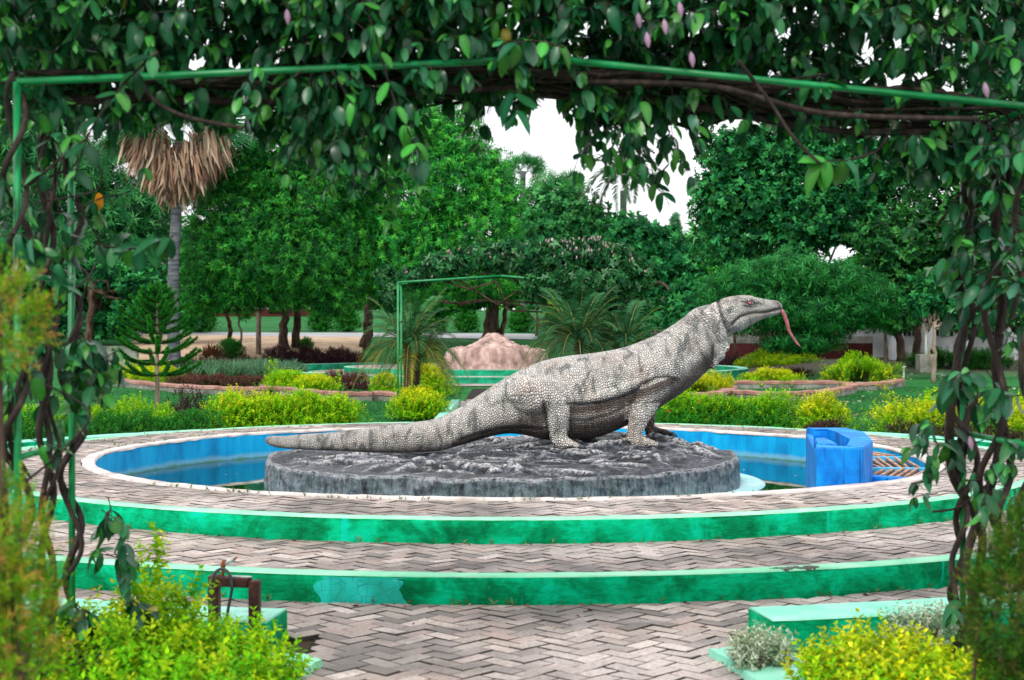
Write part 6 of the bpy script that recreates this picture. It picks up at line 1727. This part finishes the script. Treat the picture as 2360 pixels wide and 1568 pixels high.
near_shrub('reddish_shrub', 'dark blurred fine leaved shrub at the lower right edge', [((P(2330, 0, 3.7)[0], 3.7, P(0, 1420, 3.7)[2]), (.085, .15, .22)), ((P(2370, 0, 3.7)[0], 3.7, P(0, 1290, 3.7)[2]), (.055, .12, .14)), ((P(2350, 0, 3.7)[0], 3.7, .30), (.10, .15, .3))], (P(2350, 0, 3.7)[0], 3.7, 0), 2400, .06,
           [(.06, .22, .015), (.11, .26, .015), (.20, .17, .03), (.05, .17, .015)], [(.02, .10, .01)], SPL, 'sheared shrubs at the frame edges', None, 74, 160, .6)
SPV = [sprig(4, 1., .34, .17, i + 90, .8) for i in range(3)]
near_shrub('variegated_shrub', 'small white and green leaved shrub beside the near yellow shrub', [((P(1762, 0, 5.95)[0], 5.95, .05), (.10, .11, .08)), ((P(1730, 0, 5.9)[0], 5.9, .03), (.07, .1, .06))], (P(1755, 0, 5.95)[0], 5.95, 0), 520, .075, [(.50, .58, .46), (.62, .66, .56), (.30, .42, .28)], [(.09, .18, .08)], SPV, 'variegated shrubs', None, 75, 120)
near_shrub('variegated_shrub', 'small pale variegated shrub by the right post behind the yellow shrub', [((P(2140, 0, 6.15)[0], 6.15, .09), (.17, .1, .10))], (P(2140, 0, 6.15)[0], 6.15, 0), 360, .075, [(.50, .58, .46), (.62, .66, .56), (.30, .42, .28)], [(.09, .18, .08)], SPV, 'variegated shrubs', None, 76, 90)
near_shrub('variegated_shrub', 'low silvery plant at the bottom left behind the green pipe posts', [((P(150, 0, 5.2)[0], 5.2, .12), (.18, .15, .12))], (P(150, 0, 5.2)[0], 5.2, 0), 360, .08, [(.40, .50, .36), (.22, .34, .2)], [(.06, .14, .06)], SPV, 'variegated shrubs', None, 77, 90)
hedge('ground_cover', 'dark green ground cover plants filling the near left bed', [(-2.4, 5.4), (-1.55, 5.6)], 1.0, .14, 900, .07, DEEP_T, DEEP_B, 'plant', 'ground cover in the beds', seed=78, tm=SPF)
hedge('ground_cover', 'dark green ground cover plants filling the near right bed', [(1.55, 5.6), (2.4, 5.7)], .7, .10, 700, .06, DEEP_T, DEEP_B, 'plant', 'ground cover in the beds', seed=79, tm=SPF)

# ------------------------------------------------------------ rusty lamp frame on the left kerb
def frame():
    Y = 6.42; s = Y / FPX
    x0, x1 = P(482, 0, Y)[0], P(603, 0, Y)[0]; zt = P(0, 1326, Y)[2]
    t = thing('lamp_bracket', 'rusty brown steel frame with a black hose standing behind the golden shrub', 'bracket', ((x0 + x1) / 2, Y, .0))
    w = .046
    MB().box((x0 + w / 2, Y, zt / 2 + .0), (w, .06, zt), 0, .004).build('upright', M['rust'], t)
    MB().box((x1 - w / 2, Y - .05, zt / 2 - .008), (w, .06, zt - .016), 0, .004).build('upright', M['rust'], t)
    xm = (x0 + x1) / 2
    MB().box((xm, Y - .025, zt - .026), (x1 - x0 - 2 * w - .002, .058, .042), -.22, .003).build('crossbar', M['rust'], t)
    MB().box((xm + .03, Y - .03, zt - .002), (.10, .018, .006), -.22, .001).build('fixing_plate', M['galv'], t)
    xp, zp = P(513, 1325, Y)[0], zt
    MB().tube([(xp, Y, zt - .02), (xp, Y, zt + .05)], .007, 8).tube([(xp, Y, zt + .035), (xp + .008, Y, zt + .065)], .011, 8).build('threaded_stub', M['orange_rust'], t, True)
    a, b = P(514, 1302, Y), P(540, 1287, Y)
    MB().tube([a, b], .009, 8).build('arm', M['galv'], t, True)
    MB().tube([b, (b[0] + .006, b[1], b[2] - .006)], .012, 8).build('end_cap', M['orange_rust'], t, True)
    h = catmull(np.array([P(500, 1440, Y - .06), P(490, 1400, Y - .06), P(486, 1350, Y - .07), P(494, 1322, Y - .06), P(511, 1312, Y - .03), P(527, 1322, Y - .05), P(534, 1345, Y - .06), P(532, 1370, Y - .06), P(526, 1400, Y - .06), P(520, 1440, Y - .06)]), 8)
    MB().tube(h, .0075, 8).build('hose', M['rubber'], t, True)
frame()
# small blue thing: none; loose purple petals on the paving
for k, (u, v) in enumerate(((1282, 1408), (1305, 1446), (2058, 1392))):
    Y = 4622 / (v - 767.); p = P(u, v, Y)
    o = tag(put('fallen_petal', scatter('fallen_petal', [lance(1, .6)], np.array([[p[0], p[1], .012]]), frames(np.array([[1., .3 * k, .25]])), .03, [(.55, .42, .62)]), None, M['flower']), ['lilac petal fallen just below the lower step', 'lilac petal lying in the middle of the brick path', 'lilac petal on the bricks behind the right kerb'][k], 'petal', 'fallen petals')
